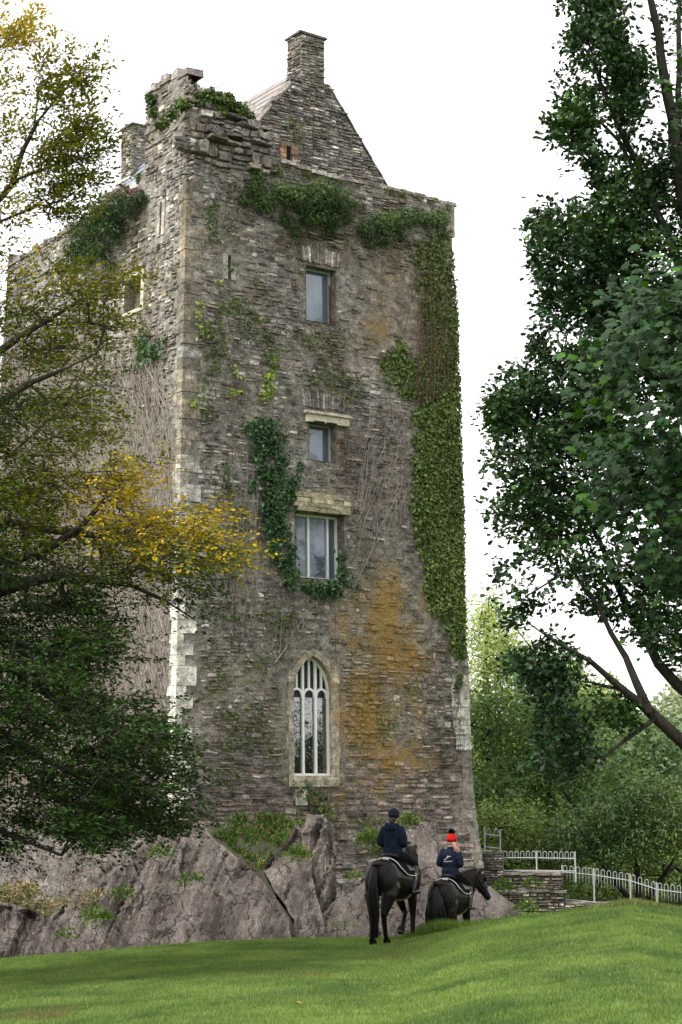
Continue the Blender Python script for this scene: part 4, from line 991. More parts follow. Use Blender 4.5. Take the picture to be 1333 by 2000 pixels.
def region_centres(regions, rng=RNG):
    out = []; wt = []
    for poly, n, y0, y1, *ex in regions:
        g = ex[0] if ex else 0
        q = sample_poly(poly, int(n * DENS), rng); Y = y0 + (y1 - y0) * rng.random(len(q))
        c = at(q[:, 0], q[:, 1], Y)
        if g:
            k = fbm(c, g, 33, 3) > .44; c = c[k]; q = q[k]
        out.append(c); wt.append(q)
    return np.concatenate(out), np.concatenate(wt)
def sprays(C, outw, per, R, flat, rng, droop=.15, up=1.0, size=(.05, .08), nj=.5):
    n = len(C); m = rng.poisson(per, n); idx = np.repeat(np.arange(n), m); N = len(idx)
    nor0 = nrm(np.stack([.45 * rng.standard_normal(n), .45 * rng.standard_normal(n), np.full(n, up)], -1) + .25 * outw)
    e1 = nrm(outw - (outw * nor0).sum(-1, keepdims=True) * nor0 + .2 * rng.standard_normal((n, 3))); e2 = np.cross(nor0, e1)
    rr_ = np.sqrt(rng.random(N)) * R * (.6 + .8 * rng.random(n))[idx]; th = rng.random(N) * 2 * math.pi
    x = rr_ * np.cos(th) * 1.35; y = rr_ * np.sin(th) * .8; z = rng.standard_normal(N) * flat * R
    p = C[idx] + e1[idx] * x[:, None] + e2[idx] * y[:, None] + nor0[idx] * (z - droop * rr_ ** 2 / R)[:, None]
    nor = nrm(nor0[idx] + nj * rng.standard_normal((N, 3))); d = nrm(e1[idx] * (x + .5 * R)[:, None] + e2[idx] * y[:, None] + .35 * R * rng.standard_normal((N, 3)))
    s_ = size[0] + (size[1] - size[0]) * rng.random(N)
    return p, nor, d, s_, idx

# ---- beech with golden tips, overhanging from the left
RB = np.random.default_rng(21)
beech = thing('beech_tree', 'big beech with dark green leaves turning gold at the branch tips', 'tree')
tx = -330
limbs = [L3([(tx, 1900, 27, .42), (tx, 1500, 27, .38), (tx + 10, 900, 27, .3), (tx + 30, 300, 27, .2), (tx + 60, -100, 27, .08)]),
         L3([(tx, 1480, 27, .16), (-150, 1400, 26.5, .11), (0, 1420, 26, .07), (150, 1520, 26, .04), (280, 1590, 26, .015)]),
         L3([(tx, 1560, 27, .15), (-150, 1560, 26, .10), (0, 1620, 25.5, .05), (120, 1670, 25, .02)]),
         L3([(tx, 1350, 27, .16), (-150, 1300, 26, .12), (0, 1270, 26, .08), (150, 1390, 26, .05), (250, 1490, 26, .035), (350, 1560, 26.5, .012)]),
         L3([(tx, 1300, 27, .18), (-100, 1190, 26.5, .13), (60, 1120, 26.5, .09), (180, 1120, 26.5, .06), (290, 1150, 27, .035), (380, 1210, 27, .012)]),
         L3([(tx, 1180, 27, .17), (-100, 1080, 27, .12), (60, 1110, 27, .07), (160, 1050, 27, .05), (200, 975, 27, .035), (250, 920, 27, .012)]),
         L3([(tx, 1120, 27, .15), (-50, 1010, 27.5, .09), (150, 1040, 28, .06), (300, 1060, 28, .03), (420, 1075, 28.5, .01)]),
         L3([(tx, 950, 27, .15), (-150, 870, 27, .1), (0, 790, 27, .07), (100, 720, 27, .04), (190, 690, 27, .012)]),
         L3([(tx, 880, 27, .14), (-100, 760, 28, .09), (60, 640, 28, .05), (140, 590, 28, .03), (220, 560, 28, .01)]),
         L3([(tx, 700, 27, .13), (-150, 560, 27, .09), (-20, 420, 27, .06), (40, 340, 27, .045), (70, 235, 27, .03), (130, 170, 27, .012), (160, 135, 27, .005)]),
         L3([(35, 350, 27, .03), (110, 310, 27, .02), (185, 292, 27, .006)]), L3([(-40, 450, 27, .04), (60, 420, 27, .02), (170, 355, 27, .006)]), L3([(68, 240, 27, .02), (80, 160, 27, .012), (85, 105, 27, .004)]),
         L3([(tx + 20, 500, 27, .1), (-150, 300, 27, .06), (-40, 150, 27, .03), (20, 60, 27, .008)])]
BR = [([(-330, 60), (-60, 40), (25, 55), (35, 75), (0, 120), (-60, 260), (-330, 300)], 24, 25, 29, 0),
      ([(-5, 95), (38, 60), (30, 85), (0, 118)], 8, 26.5, 27.5, 0),
      ([(70, 110), (92, 105), (95, 160), (70, 235), (58, 215)], 9, 26.8, 27.2, 0), ([(100, 190), (162, 125), (160, 150), (110, 215), (78, 245)], 11, 26.8, 27.2, 0),
      ([(60, 305), (168, 220), (172, 235), (120, 280), (70, 330)], 20, 26.6, 27.4, 0), ([(95, 320), (200, 282), (202, 292), (110, 340)], 11, 26.8, 27.2, 0),
      ([(90, 360), (178, 348), (180, 358), (95, 372)], 8, 26.9, 27.1, 0), ([(80, 385), (160, 400), (155, 412), (80, 405)], 7, 26.9, 27.1, 0), ([(85, 425), (130, 415), (130, 430), (85, 440)], 5, 26.9, 27.1, 0),
      ([(-60, 150), (40, 165), (45, 230), (60, 300), (70, 360), (60, 410), (-60, 420)], 22, 26, 28.5, 0), ([(-330, 300), (-60, 200), (-60, 430), (-330, 450)], 50, 25, 30, 0),
      ([(-330, 430), (0, 400), (70, 420), (110, 480), (120, 520), (60, 620), (0, 660), (-330, 640)], 72, 25, 30, 1.1),
      ([(60, 500), (120, 500), (170, 540), (225, 535), (270, 560), (215, 590), (215, 640), (230, 660), (180, 690), (60, 690)], 44, 26.5, 29, 1.2),
      ([(-330, 640), (60, 630), (180, 690), (230, 655), (238, 665), (190, 720), (200, 800), (190, 870), (120, 860), (90, 900), (-330, 960)], 250, 25, 30, .9),
      ([(-330, 960), (0, 930), (100, 890), (150, 935), (205, 900), (210, 850), (225, 870), (230, 930), (270, 920), (310, 890), (300, 915), (250, 960), (240, 1000), (300, 1010), (380, 985), (430, 985), (370, 1020), (410, 1060), (475, 1075), (470, 1085), (390, 1100), (350, 1110), (400, 1200), (395, 1225), (330, 1190), (270, 1150), (230, 1280), (190, 1300), (-330, 1300)], 640, 25, 29, .75),
      ([(-330, 1280), (150, 1260), (180, 1330), (180, 1380), (230, 1390), (255, 1345), (275, 1400), (330, 1430), (320, 1480), (370, 1545), (355, 1590), (330, 1625), (200, 1640), (60, 1660), (-330, 1680)], 920, 24, 28.5, .85)]
Cc, Cq = region_centres(BR, RB)
pos, par, r, nl = grow(limbs, Cc, .5, .0045, .03, RB)
tubes('trunk', beech, pos, par, r, np.arange(len(pos)) < nl, 9, M_bark); tubes('twig', beech, pos, par, r, np.arange(len(pos)) >= nl, 4, M_bark, True)
tr = at(tx, 1200, 27.); ow = Cc - np.array([tr[0], tr[1], 0]); ow[:, 2] = .0; ow = nrm(ow); ow[:, 2] = .12
def shoots(C, outw, ns, nl_, Ls, rng, size):
    n = len(C); idx = np.repeat(np.arange(n), ns); M = len(idx)
    dr = nrm(outw[idx] + .75 * rng.standard_normal((M, 3)) * np.array([1, 1, .32])); L_ = Ls * (.5 + .8 * rng.random(M)); o = C[idx] + .10 * rng.standard_normal((M, 3))
    up = nrm(np.array([[0, 0, 1.0]]) + .30 * rng.standard_normal((M, 3))); sd_ = nrm(np.cross(dr, up)); up = np.cross(sd_, dr)
    k = np.repeat(np.arange(M), nl_); t = rng.random(len(k)); sg = np.where(rng.random(len(k)) < .5, -1.0, 1.0)
    sub = rng.random(len(k)) < .6; so = np.where(sub, .16 * rng.random(len(k)) * (1.15 - t), .015)      # short side shoots fill the spray
    p = o[k] + dr[k] * (t * L_[k] + .5 * so)[:, None] + sd_[k] * (sg * so)[:, None] + up[k] * (-.10 * L_[k] * t ** 2 + .02 * rng.standard_normal(len(k)))[:, None]
    d = nrm(dr[k] + sd_[k] * (sg * .75)[:, None] + .3 * rng.standard_normal((len(k), 3))); nor = nrm(up[k] + .33 * rng.standard_normal((len(k), 3)))
    return p, nor, d, size[0] + (size[1] - size[0]) * rng.random(len(k)), idx[k], (o, dr, L_, up)
ow[:, 2] = np.clip((900 - Cq[:, 1]) / 1100, -.10, .75)
p, nor, d, s_, idx, (so_, sd_, sl_, su_) = shoots(Cc, ow, 4, 16, .66, RB, (.056, .088))
V_ = np.stack([so_ - .006 * su_, so_ + .006 * su_, so_ + sd_ * (.95 * sl_)[:, None] - su_ * (.09 * sl_)[:, None]], 1).reshape(-1, 3); obj_np('shoot', V_, np.arange(len(V_)).reshape(-1, 3), M_bark, beech, kind='stuff')
qx, qy = Cq[idx, 0], Cq[idx, 1]
cl = fbm(Cc, .55, 12, 3)[idx]
gold = np.clip(1.5 * (cl - .40) + .75 * np.clip((1000 - qy) / 900, -.3, .6) + .60 * np.exp(-((qy - 985) / 105) ** 2) * np.clip((qx + 80) / 200, .1, 1.3) + .25 * np.clip((qx - 300) / 150, 0, 1) * (qy < 1150) - .9 * np.clip((qy - 1130) / 150, 0, 1), 0, 1)
gold = np.clip(gold * (.55 + .8 * RB.random(len(qx))), 0, 1)[:, None]
dk = np.array([.027, .060, .011]) * (.5 + .9 * RB.random((len(qx), 1))); mid_ = np.array([.125, .140, .012]); hi_ = np.array([.42, .30, .02])
col = np.where(gold < .5, dk + (mid_ - dk) * gold * 2, mid_ + (hi_ - mid_) * (gold * 2 - 1))
leaf_obj('crown', beech, p, nor, d, s_, 'beech', col, M_leaf)

# ---- oak on the right
RO = np.random.default_rng(22)
oak = thing('oak_tree', 'tall dark green oak with spreading limbs at the edge of the lawn', 'tree')
limbs = [L3([(1480, 1780, 35, .40), (1465, 1600, 35, .36), (1430, 1200, 35, .33), (1400, 900, 35, .28), (1365, 550, 35, .22), (1315, 250, 35, .17), (1285, 60, 35, .12), (1262, -60, 35, .08), (1245, -220, 35, .03)]),
         L3([(1330, 330, 35.3, .1), (1325, 100, 35.3, .08), (1330, -100, 35.3, .04)]),
         L3([(1465, 1600, 35, .26), (1380, 1500, 34.5, .20), (1320, 1440, 34.3, .17), (1268, 1388, 34, .15), (1225, 1350, 34, .11), (1160, 1295, 33.6, .07), (1090, 1250, 33.3, .05), (1030, 1215, 33, .02)]),
         L3([(1268, 1388, 34, .13), (1248, 1335, 34, .11), (1225, 1290, 34, .09), (1195, 1230, 34, .07), (1140, 1140, 34, .05), (1080, 1060, 34, .035), (1030, 1010, 34, .012)]),
         L3([(1225, 1350, 34, .06), (1185, 1320, 33.8, .05), (1140, 1312, 33.8, .035), (1080, 1322, 33.8, .015)]),
         L3([(1276, 1406, 34.1, .07), (1250, 1430, 33.9, .06), (1205, 1450, 33.7, .05), (1160, 1500, 33.5, .03), (1110, 1522, 33.5, .01)]),
         L3([(1440, 1420, 35, .22), (1340, 1370, 35, .17), (1290, 1300, 35, .14), (1240, 1210, 35, .11), (1190, 1100, 35, .08), (1130, 960, 35, .05), (1060, 860, 35, .02)]),
         L3([(1425, 1180, 35, .2), (1330, 1080, 35.3, .15), (1265, 960, 35.5, .12), (1200, 850, 35.5, .08), (1120, 740, 35.5, .04), (1060, 690, 35.5, .015)]),
         L3([(1405, 950, 35, .18), (1320, 760, 35.4, .14), (1240, 560, 35.6, .10), (1180, 440, 35.6, .06), (1100, 420, 35.6, .02)]),
         L3([(1375, 620, 35, .14), (1290, 430, 35, .11), (1240, 310, 35, .09), (1180, 180, 35, .06), (1140, 60, 35, .03), (1120, -60, 35, .01)]),
         L3([(1268, 380, 35, .07), (1200, 260, 35, .05), (1150, 190, 35, .03), (1120, 250, 35, .01)]),
         L3([(1430, 1250, 35, .2), (1560, 1100, 36, .12), (1750, 900, 37, .05)]), L3([(1400, 880, 35, .16), (1530, 650, 36, .1), (1700, 400, 37, .03)])]
OR_ = [([(1105, -120), (1215, -120), (1222, 30), (1230, 80), (1262, 90), (1250, 180), (1215, 190), (1195, 95), (1160, 85), (1130, 20), (1110, 15)], 95, 34, 36.2, 1.1),
       ([(1108, 60), (1180, 20), (1215, 90), (1255, 110), (1275, 170), (1240, 230), (1175, 215), (1160, 230), (1150, 290), (1100, 275), (1065, 275), (1095, 220), (1100, 140), (1118, 85)], 120, 34, 36.2, 1.0),
       ([(1280, 20), (1400, -80), (1420, 240), (1330, 240), (1300, 120)], 26, 34, 36.4, 1.1),
       ([(1125, 260), (1225, 230), (1300, 240), (1340, 300), (1333, 400), (1240, 400), (1180, 380), (1140, 330)], 55, 34.4, 36.4, 1.0),
       ([(1035, 420), (1060, 380), (1120, 400), (1165, 420), (1160, 360), (1230, 350), (1400, 250), (1400, 620), (1180, 640), (1060, 600), (1050, 540), (1055, 490)], 290, 33.8, 36.4, .95),
       ([(1060, 600), (1400, 600), (1400, 860), (1180, 880), (1080, 860), (1040, 830), (960, 830), (960, 790), (1000, 760), (985, 720), (1040, 680)], 280, 33.8, 36.4, 1.0),
       ([(960, 780), (990, 770), (1010, 830), (985, 870), (965, 835)], 12, 34, 35.5, 0),
       ([(945, 890), (1000, 850), (1080, 830), (1200, 860), (1400, 860), (1400, 1080), (1220, 1090), (1120, 1060), (1040, 1050), (985, 1040), (945, 990)], 260, 33.4, 36, 1.0),
       ([(945, 1075), (1030, 1060), (1100, 1040), (1230, 1100), (1400, 1060), (1400, 1330), (1310, 1290), (1230, 1230), (1130, 1180), (1090, 1180), (1040, 1190), (1000, 1230), (975, 1180), (970, 1120)], 165, 33.2, 35.6, 1.1),
       ([(990, 1265), (1080, 1240), (1120, 1280), (1125, 1330), (1120, 1400), (1090, 1410), (1020, 1330)], 24, 33, 34.4, 0),
       ([(1050, 1390), (1160, 1400), (1165, 1450), (1130, 1520), (1050, 1500), (1060, 1440)], 18, 33, 34.4, 0),
       ([(1190, 1365), (1230, 1370), (1225, 1410), (1195, 1400)], 6, 33.5, 34, 0),
       ([(1400, 100), (1760, 200), (1860, 800), (1760, 1300), (1400, 1320)], 420, 34, 41, 1.0)]
DENS = 2.0
Cc, Cq = region_centres(OR_, RO)
DENS = 1.5
limbs = [[(a, b, c, r_ * .72) for a, b, c, r_ in L_] for L_ in limbs]
pos, par, r, nl = grow(limbs, Cc, .45, .0065, .05, RO)
tubes('trunk', oak, pos, par, r, np.arange(len(pos)) < nl, 9, M_bark); tubes('twig', oak, pos, par, r, np.arange(len(pos)) >= nl, 4, M_bark, True)
tr = at(1430, 1100, 35.); ow = nrm((Cc - tr) * np.array([1, 1, .5]) + np.array([0, 0, 2.5]))
p, nor, d, s_, idx = sprays(Cc, ow, 36, .25, .45, RO, droop=.05, size=(.085, .165), nj=.75)
cl = fbm(Cc, .8, 14, 3)[idx][:, None]
col = np.array([.017, .044, .014]) * (.5 + 1.0 * RO.random((len(p), 1))) + np.clip(cl - .5, 0, 1) * np.array([.07, .13, .025]); yl = RO.random((len(p), 1)) < .06; col = np.where(yl, col * np.array([2.2, 2.0, 1.0]), col)
leaf_obj('crown', oak, p, nor, d, s_, 'oak', col, M_leafg)

# ---- sycamore spray, nearer, at the right-hand edge
RM = np.random.default_rng(23)
mapl = thing('sycamore_tree', 'sycamore with large lobed leaves hanging in front of the oak', 'tree')
limbs = [L3([(1750, 1950, 22, .3), (1740, 1400, 22, .26), (1700, 800, 22, .2), (1660, 300, 22, .1)]), L3([(1720, 1000, 22, .12), (1550, 850, 22, .08), (1400, 780, 22, .05), (1280, 720, 22, .02), (1180, 690, 22, .006)]),
         L3([(1730, 1200, 22, .12), (1550, 1040, 21.5, .08), (1400, 960, 21.5, .05), (1270, 900, 21.5, .02), (1190, 950, 21.5, .006)]), L3([(1700, 820, 22, .1), (1500, 620, 22.5, .06), (1350, 600, 22.5, .03), (1230, 610, 22.5, .008)]),
         L3([(1680, 500, 22, .08), (1500, 250, 22, .05), (1380, 170, 22, .02), (1330, 150, 22, .006)])]
MR = [([(1175, 600), (1230, 590), (1333, 575), (1520, 560), (1520, 760), (1333, 800), (1240, 770), (1150, 790), (1135, 750), (1175, 710), (1190, 650)], 84, 20.5, 23.5, 1.3),
      ([(1200, 830), (1260, 800), (1333, 770), (1520, 760), (1520, 1060), (1333, 1080), (1280, 1080), (1250, 1040), (1190, 1030), (1165, 960), (1200, 920), (1190, 860)], 105, 20.5, 23.5, 1.3), ([(1120, 690), (1190, 640), (1200, 800), (1130, 800)], 7, 21, 23, 0), ([(1150, 870), (1200, 850), (1190, 1040), (1150, 1000)], 7, 21, 23, 0), ([(1230, 1040), (1340, 1060), (1340, 1140), (1260, 1110)], 10, 21, 23, 0), ([(1180, 560), (1340, 520), (1340, 590), (1200, 600)], 12, 21, 23, 0),
      ([(1310, 140), (1420, 100), (1420, 230), (1320, 190)], 9, 21.5, 22.5, 0), ([(1520, 500), (1900, 300), (1950, 1100), (1520, 1100)], 200, 20, 25, 0)]
Cc, Cq = region_centres(MR, RM)
pos, par, r, nl = grow(limbs, Cc, .4, .0045, .05, RM)
tubes('trunk', mapl, pos, par, r, np.arange(len(pos)) < nl, 9, M_bark); tubes('twig', mapl, pos, par, r, np.arange(len(pos)) >= nl, 4, M_bark, True)
ow = np.tile(np.array([[-.6, -.75, .2]]), (len(Cc), 1)) + .3 * RM.standard_normal((len(Cc), 3)); ow = nrm(ow)
p, nor, d, s_, idx = sprays(Cc, ow, 14, .32, .5, RM, droop=.3, up=.7, size=(.10, .17), nj=.5)
nor = nrm(nor + np.array([-.1, -.45, .3])); d = nrm(d + np.array([-.2, -.3, -.75]))
col = np.array([.017, .045, .013]) * (.5 + .9 * RM.random((len(p), 1))); yl = RM.random((len(p), 1)); col = np.where(yl < .16, col * np.array([2.0, 2.1, .6]), col)
mpx, mpy = proj(p); vis = (mpx < 1345) & (mpy > 560)
dep = p[:, 1] + np.where(vis, 0, 99); fr = np.argsort(dep)[:290]; sel = np.zeros(len(p), bool); sel[fr] = True
leaf_obj('crown', mapl, p[~sel], nor[~sel], d[~sel], s_[~sel], 'maple', col[~sel], M_maple)
T_ = leaf_shape('maple')
lm = []
for k in range(6):
    m_ = mesh_np('leaf', T_ * np.array([1, 1, .6 + .25 * k]), np.arange(len(T_))[None], M_maple, {'tint': np.tile(col[fr[k * 7]], (len(T_), 1))}); lm.append(m_)
for q, i in enumerate(fr):
    nz_ = nrm(nor[i]); x_ = nrm(d[i] - (d[i] @ nz_) * nz_); y_ = np.cross(nz_, x_); o = bpy.data.objects.new('leaf', lm[q % 6]); link(o, mapl); k = s_[i]
    o.matrix_local = Matrix(((x_[0] * k, y_[0] * k, nz_[0] * k, p[i][0]), (x_[1] * k, y_[1] * k, nz_[1] * k, p[i][1]), (x_[2] * k, y_[2] * k, nz_[2] * k, p[i][2]), (0, 0, 0, 1)))

# ---- trees and bushes behind the railings
def bg_tree(name, label, cat, limbs, regions, seed, per, R, flat, kind, size, colf, mat=M_leaf, bark=M_bark, twig=.008, gap_up=1.0, grp=None, nj=.7, trunk=True):
    rg = np.random.default_rng(seed); t = thing(name, label, cat, grp); per = int(per * 1.4)
    C, q = region_centres(regions, rg); pos, par, r, nl = grow([L3(l) for l in limbs], C, .7, twig, .05, rg)
    tubes('trunk' if cat == 'tree' else 'stem', t, pos, par, r, np.arange(len(pos)) < nl, 7, bark); tubes('twig', t, pos, par, r, np.arange(len(pos)) >= nl, 4, bark, True)
    ow = nrm((C - C.mean(0)) + np.array([0, -1.0, 1.2])); p, nor, d, s_, idx = sprays(C, ow, per, R, flat, rg, size=size, nj=nj, up=gap_up)
    cl = fbm(C, .45, seed, 3)[idx][:, None]
    leaf_obj('crown' if cat == 'tree' else 'foliage', t, p, nor, d, s_, kind, colf(len(p), cl, rg), mat); return t
gcol = lambda base, var, lightc: (lambda n, cl, rg: np.array(base) * (1 - var / 2 + var * rg.random((n, 1))) + np.clip(cl - .48, 0, 1) * np.array(lightc))
# pale ash beside the tower
bg_tree('ash_tree', 'pale thin crowned ash tree rising beside the tower edge', 'tree',
        [[(985, 1760, 66, .3), (985, 1560, 66, .26), (965, 1420, 66, .2), (945, 1320, 66, .12), (950, 1240, 66, .06), (955, 1170, 66, .02)], [(985, 1560, 66, .15), (1040, 1420, 66, .1), (1090, 1330, 66, .05), (1060, 1260, 66, .02)], [(975, 1500, 66, .12), (925, 1420, 66, .08), (890, 1380, 66, .03)]],
        [([(915, 1230), (950, 1165), (975, 1170), (985, 1230), (1020, 1240), (1010, 1300), (930, 1310)], 70, 64, 68, 0), ([(890, 1300), (1000, 1290), (1100, 1260), (1120, 1330), (1060, 1400), (990, 1380), (880, 1370)], 120, 64, 68, 0),
         ([(870, 1370), (1130, 1360), (1150, 1520), (870, 1540)], 150, 63, 69, 0)], 31, 34, .62, .5, 'narrow', (.14, .24), gcol((.29, .36, .13), .7, (.3, .36, .1)), twig=.012)
# dark middle tree with a leaning trunk
bg_tree('broadleaf_tree', 'dark green tree with a black trunk standing behind the railing', 'tree',
        [[(1072, 1720, 58, .30), (1068, 1600, 58, .26), (1078, 1510, 58, .22), (1060, 1440, 58, .14), (1010, 1380, 58, .06)], [(1070, 1560, 58, .12), (1010, 1500, 57, .08), (950, 1480, 57, .03)], [(1078, 1510, 58, .12), (1130, 1440, 58, .07), (1160, 1380, 58, .03)], [(1020, 1500, 57, .06), (960, 1560, 56, .03), (930, 1590, 56, .01)]],
        [([(900, 1390), (1000, 1340), (1180, 1350), (1210, 1420), (1190, 1540), (1090, 1540), (1000, 1540), (900, 1560)], 190, 54, 60, .5), ([(890, 1540), (1060, 1530), (1055, 1610), (890, 1640)], 75, 53, 57, .6), ([(1080, 1520), (1250, 1500), (1200, 1640), (1085, 1640)], 70, 60, 64, 0)],
        32, 34, .60, .45, 'beech', (.13, .21), gcol((.085, .145, .05), .9, (.2, .3, .08)))
# big glossy laurel bush
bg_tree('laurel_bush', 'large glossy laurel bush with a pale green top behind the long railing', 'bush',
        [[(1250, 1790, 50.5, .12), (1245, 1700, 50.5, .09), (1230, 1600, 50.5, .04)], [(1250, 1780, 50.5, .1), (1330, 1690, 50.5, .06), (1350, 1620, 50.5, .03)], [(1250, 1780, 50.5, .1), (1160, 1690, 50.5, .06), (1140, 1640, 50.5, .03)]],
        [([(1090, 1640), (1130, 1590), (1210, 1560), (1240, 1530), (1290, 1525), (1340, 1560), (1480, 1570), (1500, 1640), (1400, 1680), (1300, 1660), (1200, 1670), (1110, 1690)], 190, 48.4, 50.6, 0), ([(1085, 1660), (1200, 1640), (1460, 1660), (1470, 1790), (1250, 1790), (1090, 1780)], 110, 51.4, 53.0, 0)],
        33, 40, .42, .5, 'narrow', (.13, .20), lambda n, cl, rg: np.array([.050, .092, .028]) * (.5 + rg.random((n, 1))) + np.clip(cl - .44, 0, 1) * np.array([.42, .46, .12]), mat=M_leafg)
# lower bushes by the wall
bg_tree('hedge_bush', 'loose bright green bushes behind the railing on the low wall', 'bush',
        [[(1000, 1760, 51, .08), (990, 1660, 51, .05), (980, 1610, 51, .02)], [(1060, 1760, 51.5, .08), (1070, 1660, 51.5, .05), (1080, 1620, 51.5, .02)]],
        [([(905, 1590), (960, 1570), (1050, 1590), (1110, 1620), (1110, 1720), (905, 1720)], 150, 49.6, 52.5, 0)], 34, 34, .42, .5, 'narrow', (.12, .19), gcol((.14, .21, .05), 1.0, (.3, .34, .08)), mat=M_leafg)
# paler trees farther off
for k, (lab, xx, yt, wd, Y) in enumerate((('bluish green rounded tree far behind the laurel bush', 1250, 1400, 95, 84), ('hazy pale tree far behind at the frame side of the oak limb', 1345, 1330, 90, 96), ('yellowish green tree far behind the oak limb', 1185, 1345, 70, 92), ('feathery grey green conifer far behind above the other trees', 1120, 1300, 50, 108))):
    bg_tree('distant_tree', lab, 'tree', [[(xx, 1700, Y, .3), (xx, 1500, Y, .2), (xx, yt + 40, Y, .05)]],
            [([(xx - wd * .4, yt + 10), (xx, yt - 10), (xx + wd * .4, yt + 10), (xx + wd, 1460), (xx + wd * 1.05, 1640), (xx - wd * 1.05, 1640), (xx - wd, 1460)], 170, Y - 4, Y + 4, 0)], 40 + k, 34, .85, .5, 'beech', (.2, .34),
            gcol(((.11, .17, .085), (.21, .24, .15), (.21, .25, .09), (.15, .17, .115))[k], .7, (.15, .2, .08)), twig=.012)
# woods closing the view behind everything
RW = np.random.default_rng(50)
q = sample_poly([(860, 1480), (1000, 1440), (1150, 1470), (1500, 1420), (1900, 1450), (1900, 1760), (860, 1760)], 1500, RW); C = at(q[:, 0], q[:, 1], 112 + 12 * RW.random(len(q)))
p, nor, d, s_, idx = sprays(C, nrm(RW.standard_normal(C.shape)), 22, 1.1, .5, RW, size=(.35, .6), nj=.7)
tag(leaf_obj('woodland', None, p, nor, d, s_, 'beech', np.array([.10, .14, .065]) * (.5 + RW.random((len(p), 1))), M_leaf), kind='stuff')
# two trees across the lawn, outside the frame, that the tower windows mirror
for k, (x_, y_, h_) in enumerate(((25, 33.4, 6.4), (30, 34.2, 6.8))):
    rg = np.random.default_rng(60 + k); t = thing('lawn_tree', ('rounded tree across the lawn mirrored in the tower windows', 'smaller tree across the lawn beside the rounded one')[k], 'tree')
    g0 = float(ground(x_, y_)); C = np.array([x_, y_, g0 + h_ * .55]) + nrm(rg.standard_normal((260, 3))) * (rg.random((260, 1)) ** .4) * np.array([3.2, 3.2, h_ * .45])
    pos, par, r, nl = grow([[(x_, y_, g0 - .1, .3), (x_, y_, g0 + h_ * .5, .2), (x_, y_, g0 + h_ * .8, .05)]], C, .7, .01, .03, rg)
    tubes('trunk', t, pos, par, r, np.arange(len(pos)) < nl, 7, M_bark)
    p, nor, d, s_, idx = sprays(C, nrm(C - C.mean(0)), 24, .7, .5, rg, size=(.2, .3), nj=.7)
    leaf_obj('crown', t, p, nor, d, s_, 'beech', np.array([.04, .07, .025]) * (.6 + .8 * rg.random((len(p), 1))), M_leaf)

# ------------------------------------------------------------------ climbers and plants on the tower
RI = np.random.default_rng(71)
def on_wall(q, face, depth, rng):
    u, z = hit(q[:, 0], q[:, 1], face); P = P1 if face == 1 else P2
    return P(u, z, depth), u, z
def climber(name, label, cat, polys, n, depth, kind, size, colf, face=1, mat=M_leafg, stems=0, hang=.6, parent=None, gap=0, seed=0, stem_mat=M_vined, stem_r=.008, feather=22):
    rg = np.random.default_rng(100 + seed); t = thing(name, label, cat)
    tot = sum(w_ for _, w_ in polys); pts = []
    for pl, w_ in polys:
        q = sample_poly(pl, int(n * w_ / tot * 1.25), rg); e_ = polydist(q[:, 0], q[:, 1], pl); e_ = np.where(q[:, 0] > 880, 99, e_)
        k = rg.random(len(q)) < np.clip(e_ / feather + 1.6 * (fbm(np.stack([q[:, 0] / 22, q[:, 1] / 22, 0 * e_], 1), 1, seed, 3) - .45), .04, 1); pts.append(q[k])
    q = np.concatenate(pts); N = len(q)
    if gap:
        g0, amp = gap; nz_ = fbm(np.stack([q[:, 0] / 60, q[:, 1] / 60, 0 * q[:, 0] + seed], 1), 1.2, 9, 3); k = nz_ > g0; q = q[k]; N = len(q)
    dp = depth[0] + (depth[1] - depth[0]) * rg.random(N)
    p, u, z = on_wall(q, face, dp, rg); fn = np.array([*(n1 if face == 1 else n2), 0.0])
    nor = nrm(fn + .75 * rg.standard_normal((N, 3)) + np.array([0, 0, .45])); d = nrm(np.array([0, 0, -hang]) + .55 * rg.standard_normal((N, 3)))
    s_ = size[0] + (size[1] - size[0]) * rg.random(N); cl = fbm(p, 1.4, seed, 3)[:, None]
    leaf_obj('foliage', t, p, nor, d, s_, kind, colf(N, cl, rg), mat)
    if stems:
        b_ = MB(); j = rg.choice(N, stems)
        for i in j:
            L_ = int(14 + 22 * rg.random()); x_, y_ = q[i]; path = []; sl_ = (rg.random() - .5) * 1.2
            for k in range(L_): path.append((x_, y_)); y_ += 5; sl_ += (rg.random() - .5) * .5; x_ += sl_ + (rg.random() - .5) * 2
            pp, _, _ = on_wall(np.array(path), face, np.full(L_, .05 + .03 * rg.random()), rg); b_.tube(pp, np.linspace(stem_r * .6, stem_r, L_), 4, cap=False)
        b_.build('stem', stem_mat, t, kind='stuff')
    return t
def stems_only(name, label, cat, polys, n, face, mat, rad, seed, ln=(30, 90), slope=0.0, jit=.5, dep=(.03, .09), obj=None):
    rg = np.random.default_rng(200 + seed); t = obj or thing(name, label, cat); b_ = MB(); tot = sum(w_ for _, w_ in polys)
    for pl, w_ in polys:
        for (x_, y_) in sample_poly(pl, int(n * w_ / tot), rg):
            L_ = int(ln[0] + (ln[1] - ln[0]) * rg.random()); path = []; sl_ = slope + (rg.random() - .5) * .8
            for k in range(L_):
                path.append((x_, y_)); y_ += 4; sl_ = .9 * sl_ + .1 * slope + (rg.random() - .5) * jit; x_ += sl_
            path = np.array(path); k = inpoly(path[:, 0], path[:, 1], pl) if True else None
            path = path[k]
            if len(path) < 5: continue
            pp, _, _ = on_wall(path, face, dep[0] + (dep[1] - dep[0]) * rg.random() * np.ones(len(path)), rg); b_.tube(pp, rad * (.5 + .8 * rg.random()), 4, cap=False)
    b_.build('stem', mat, t, kind='stuff'); return t
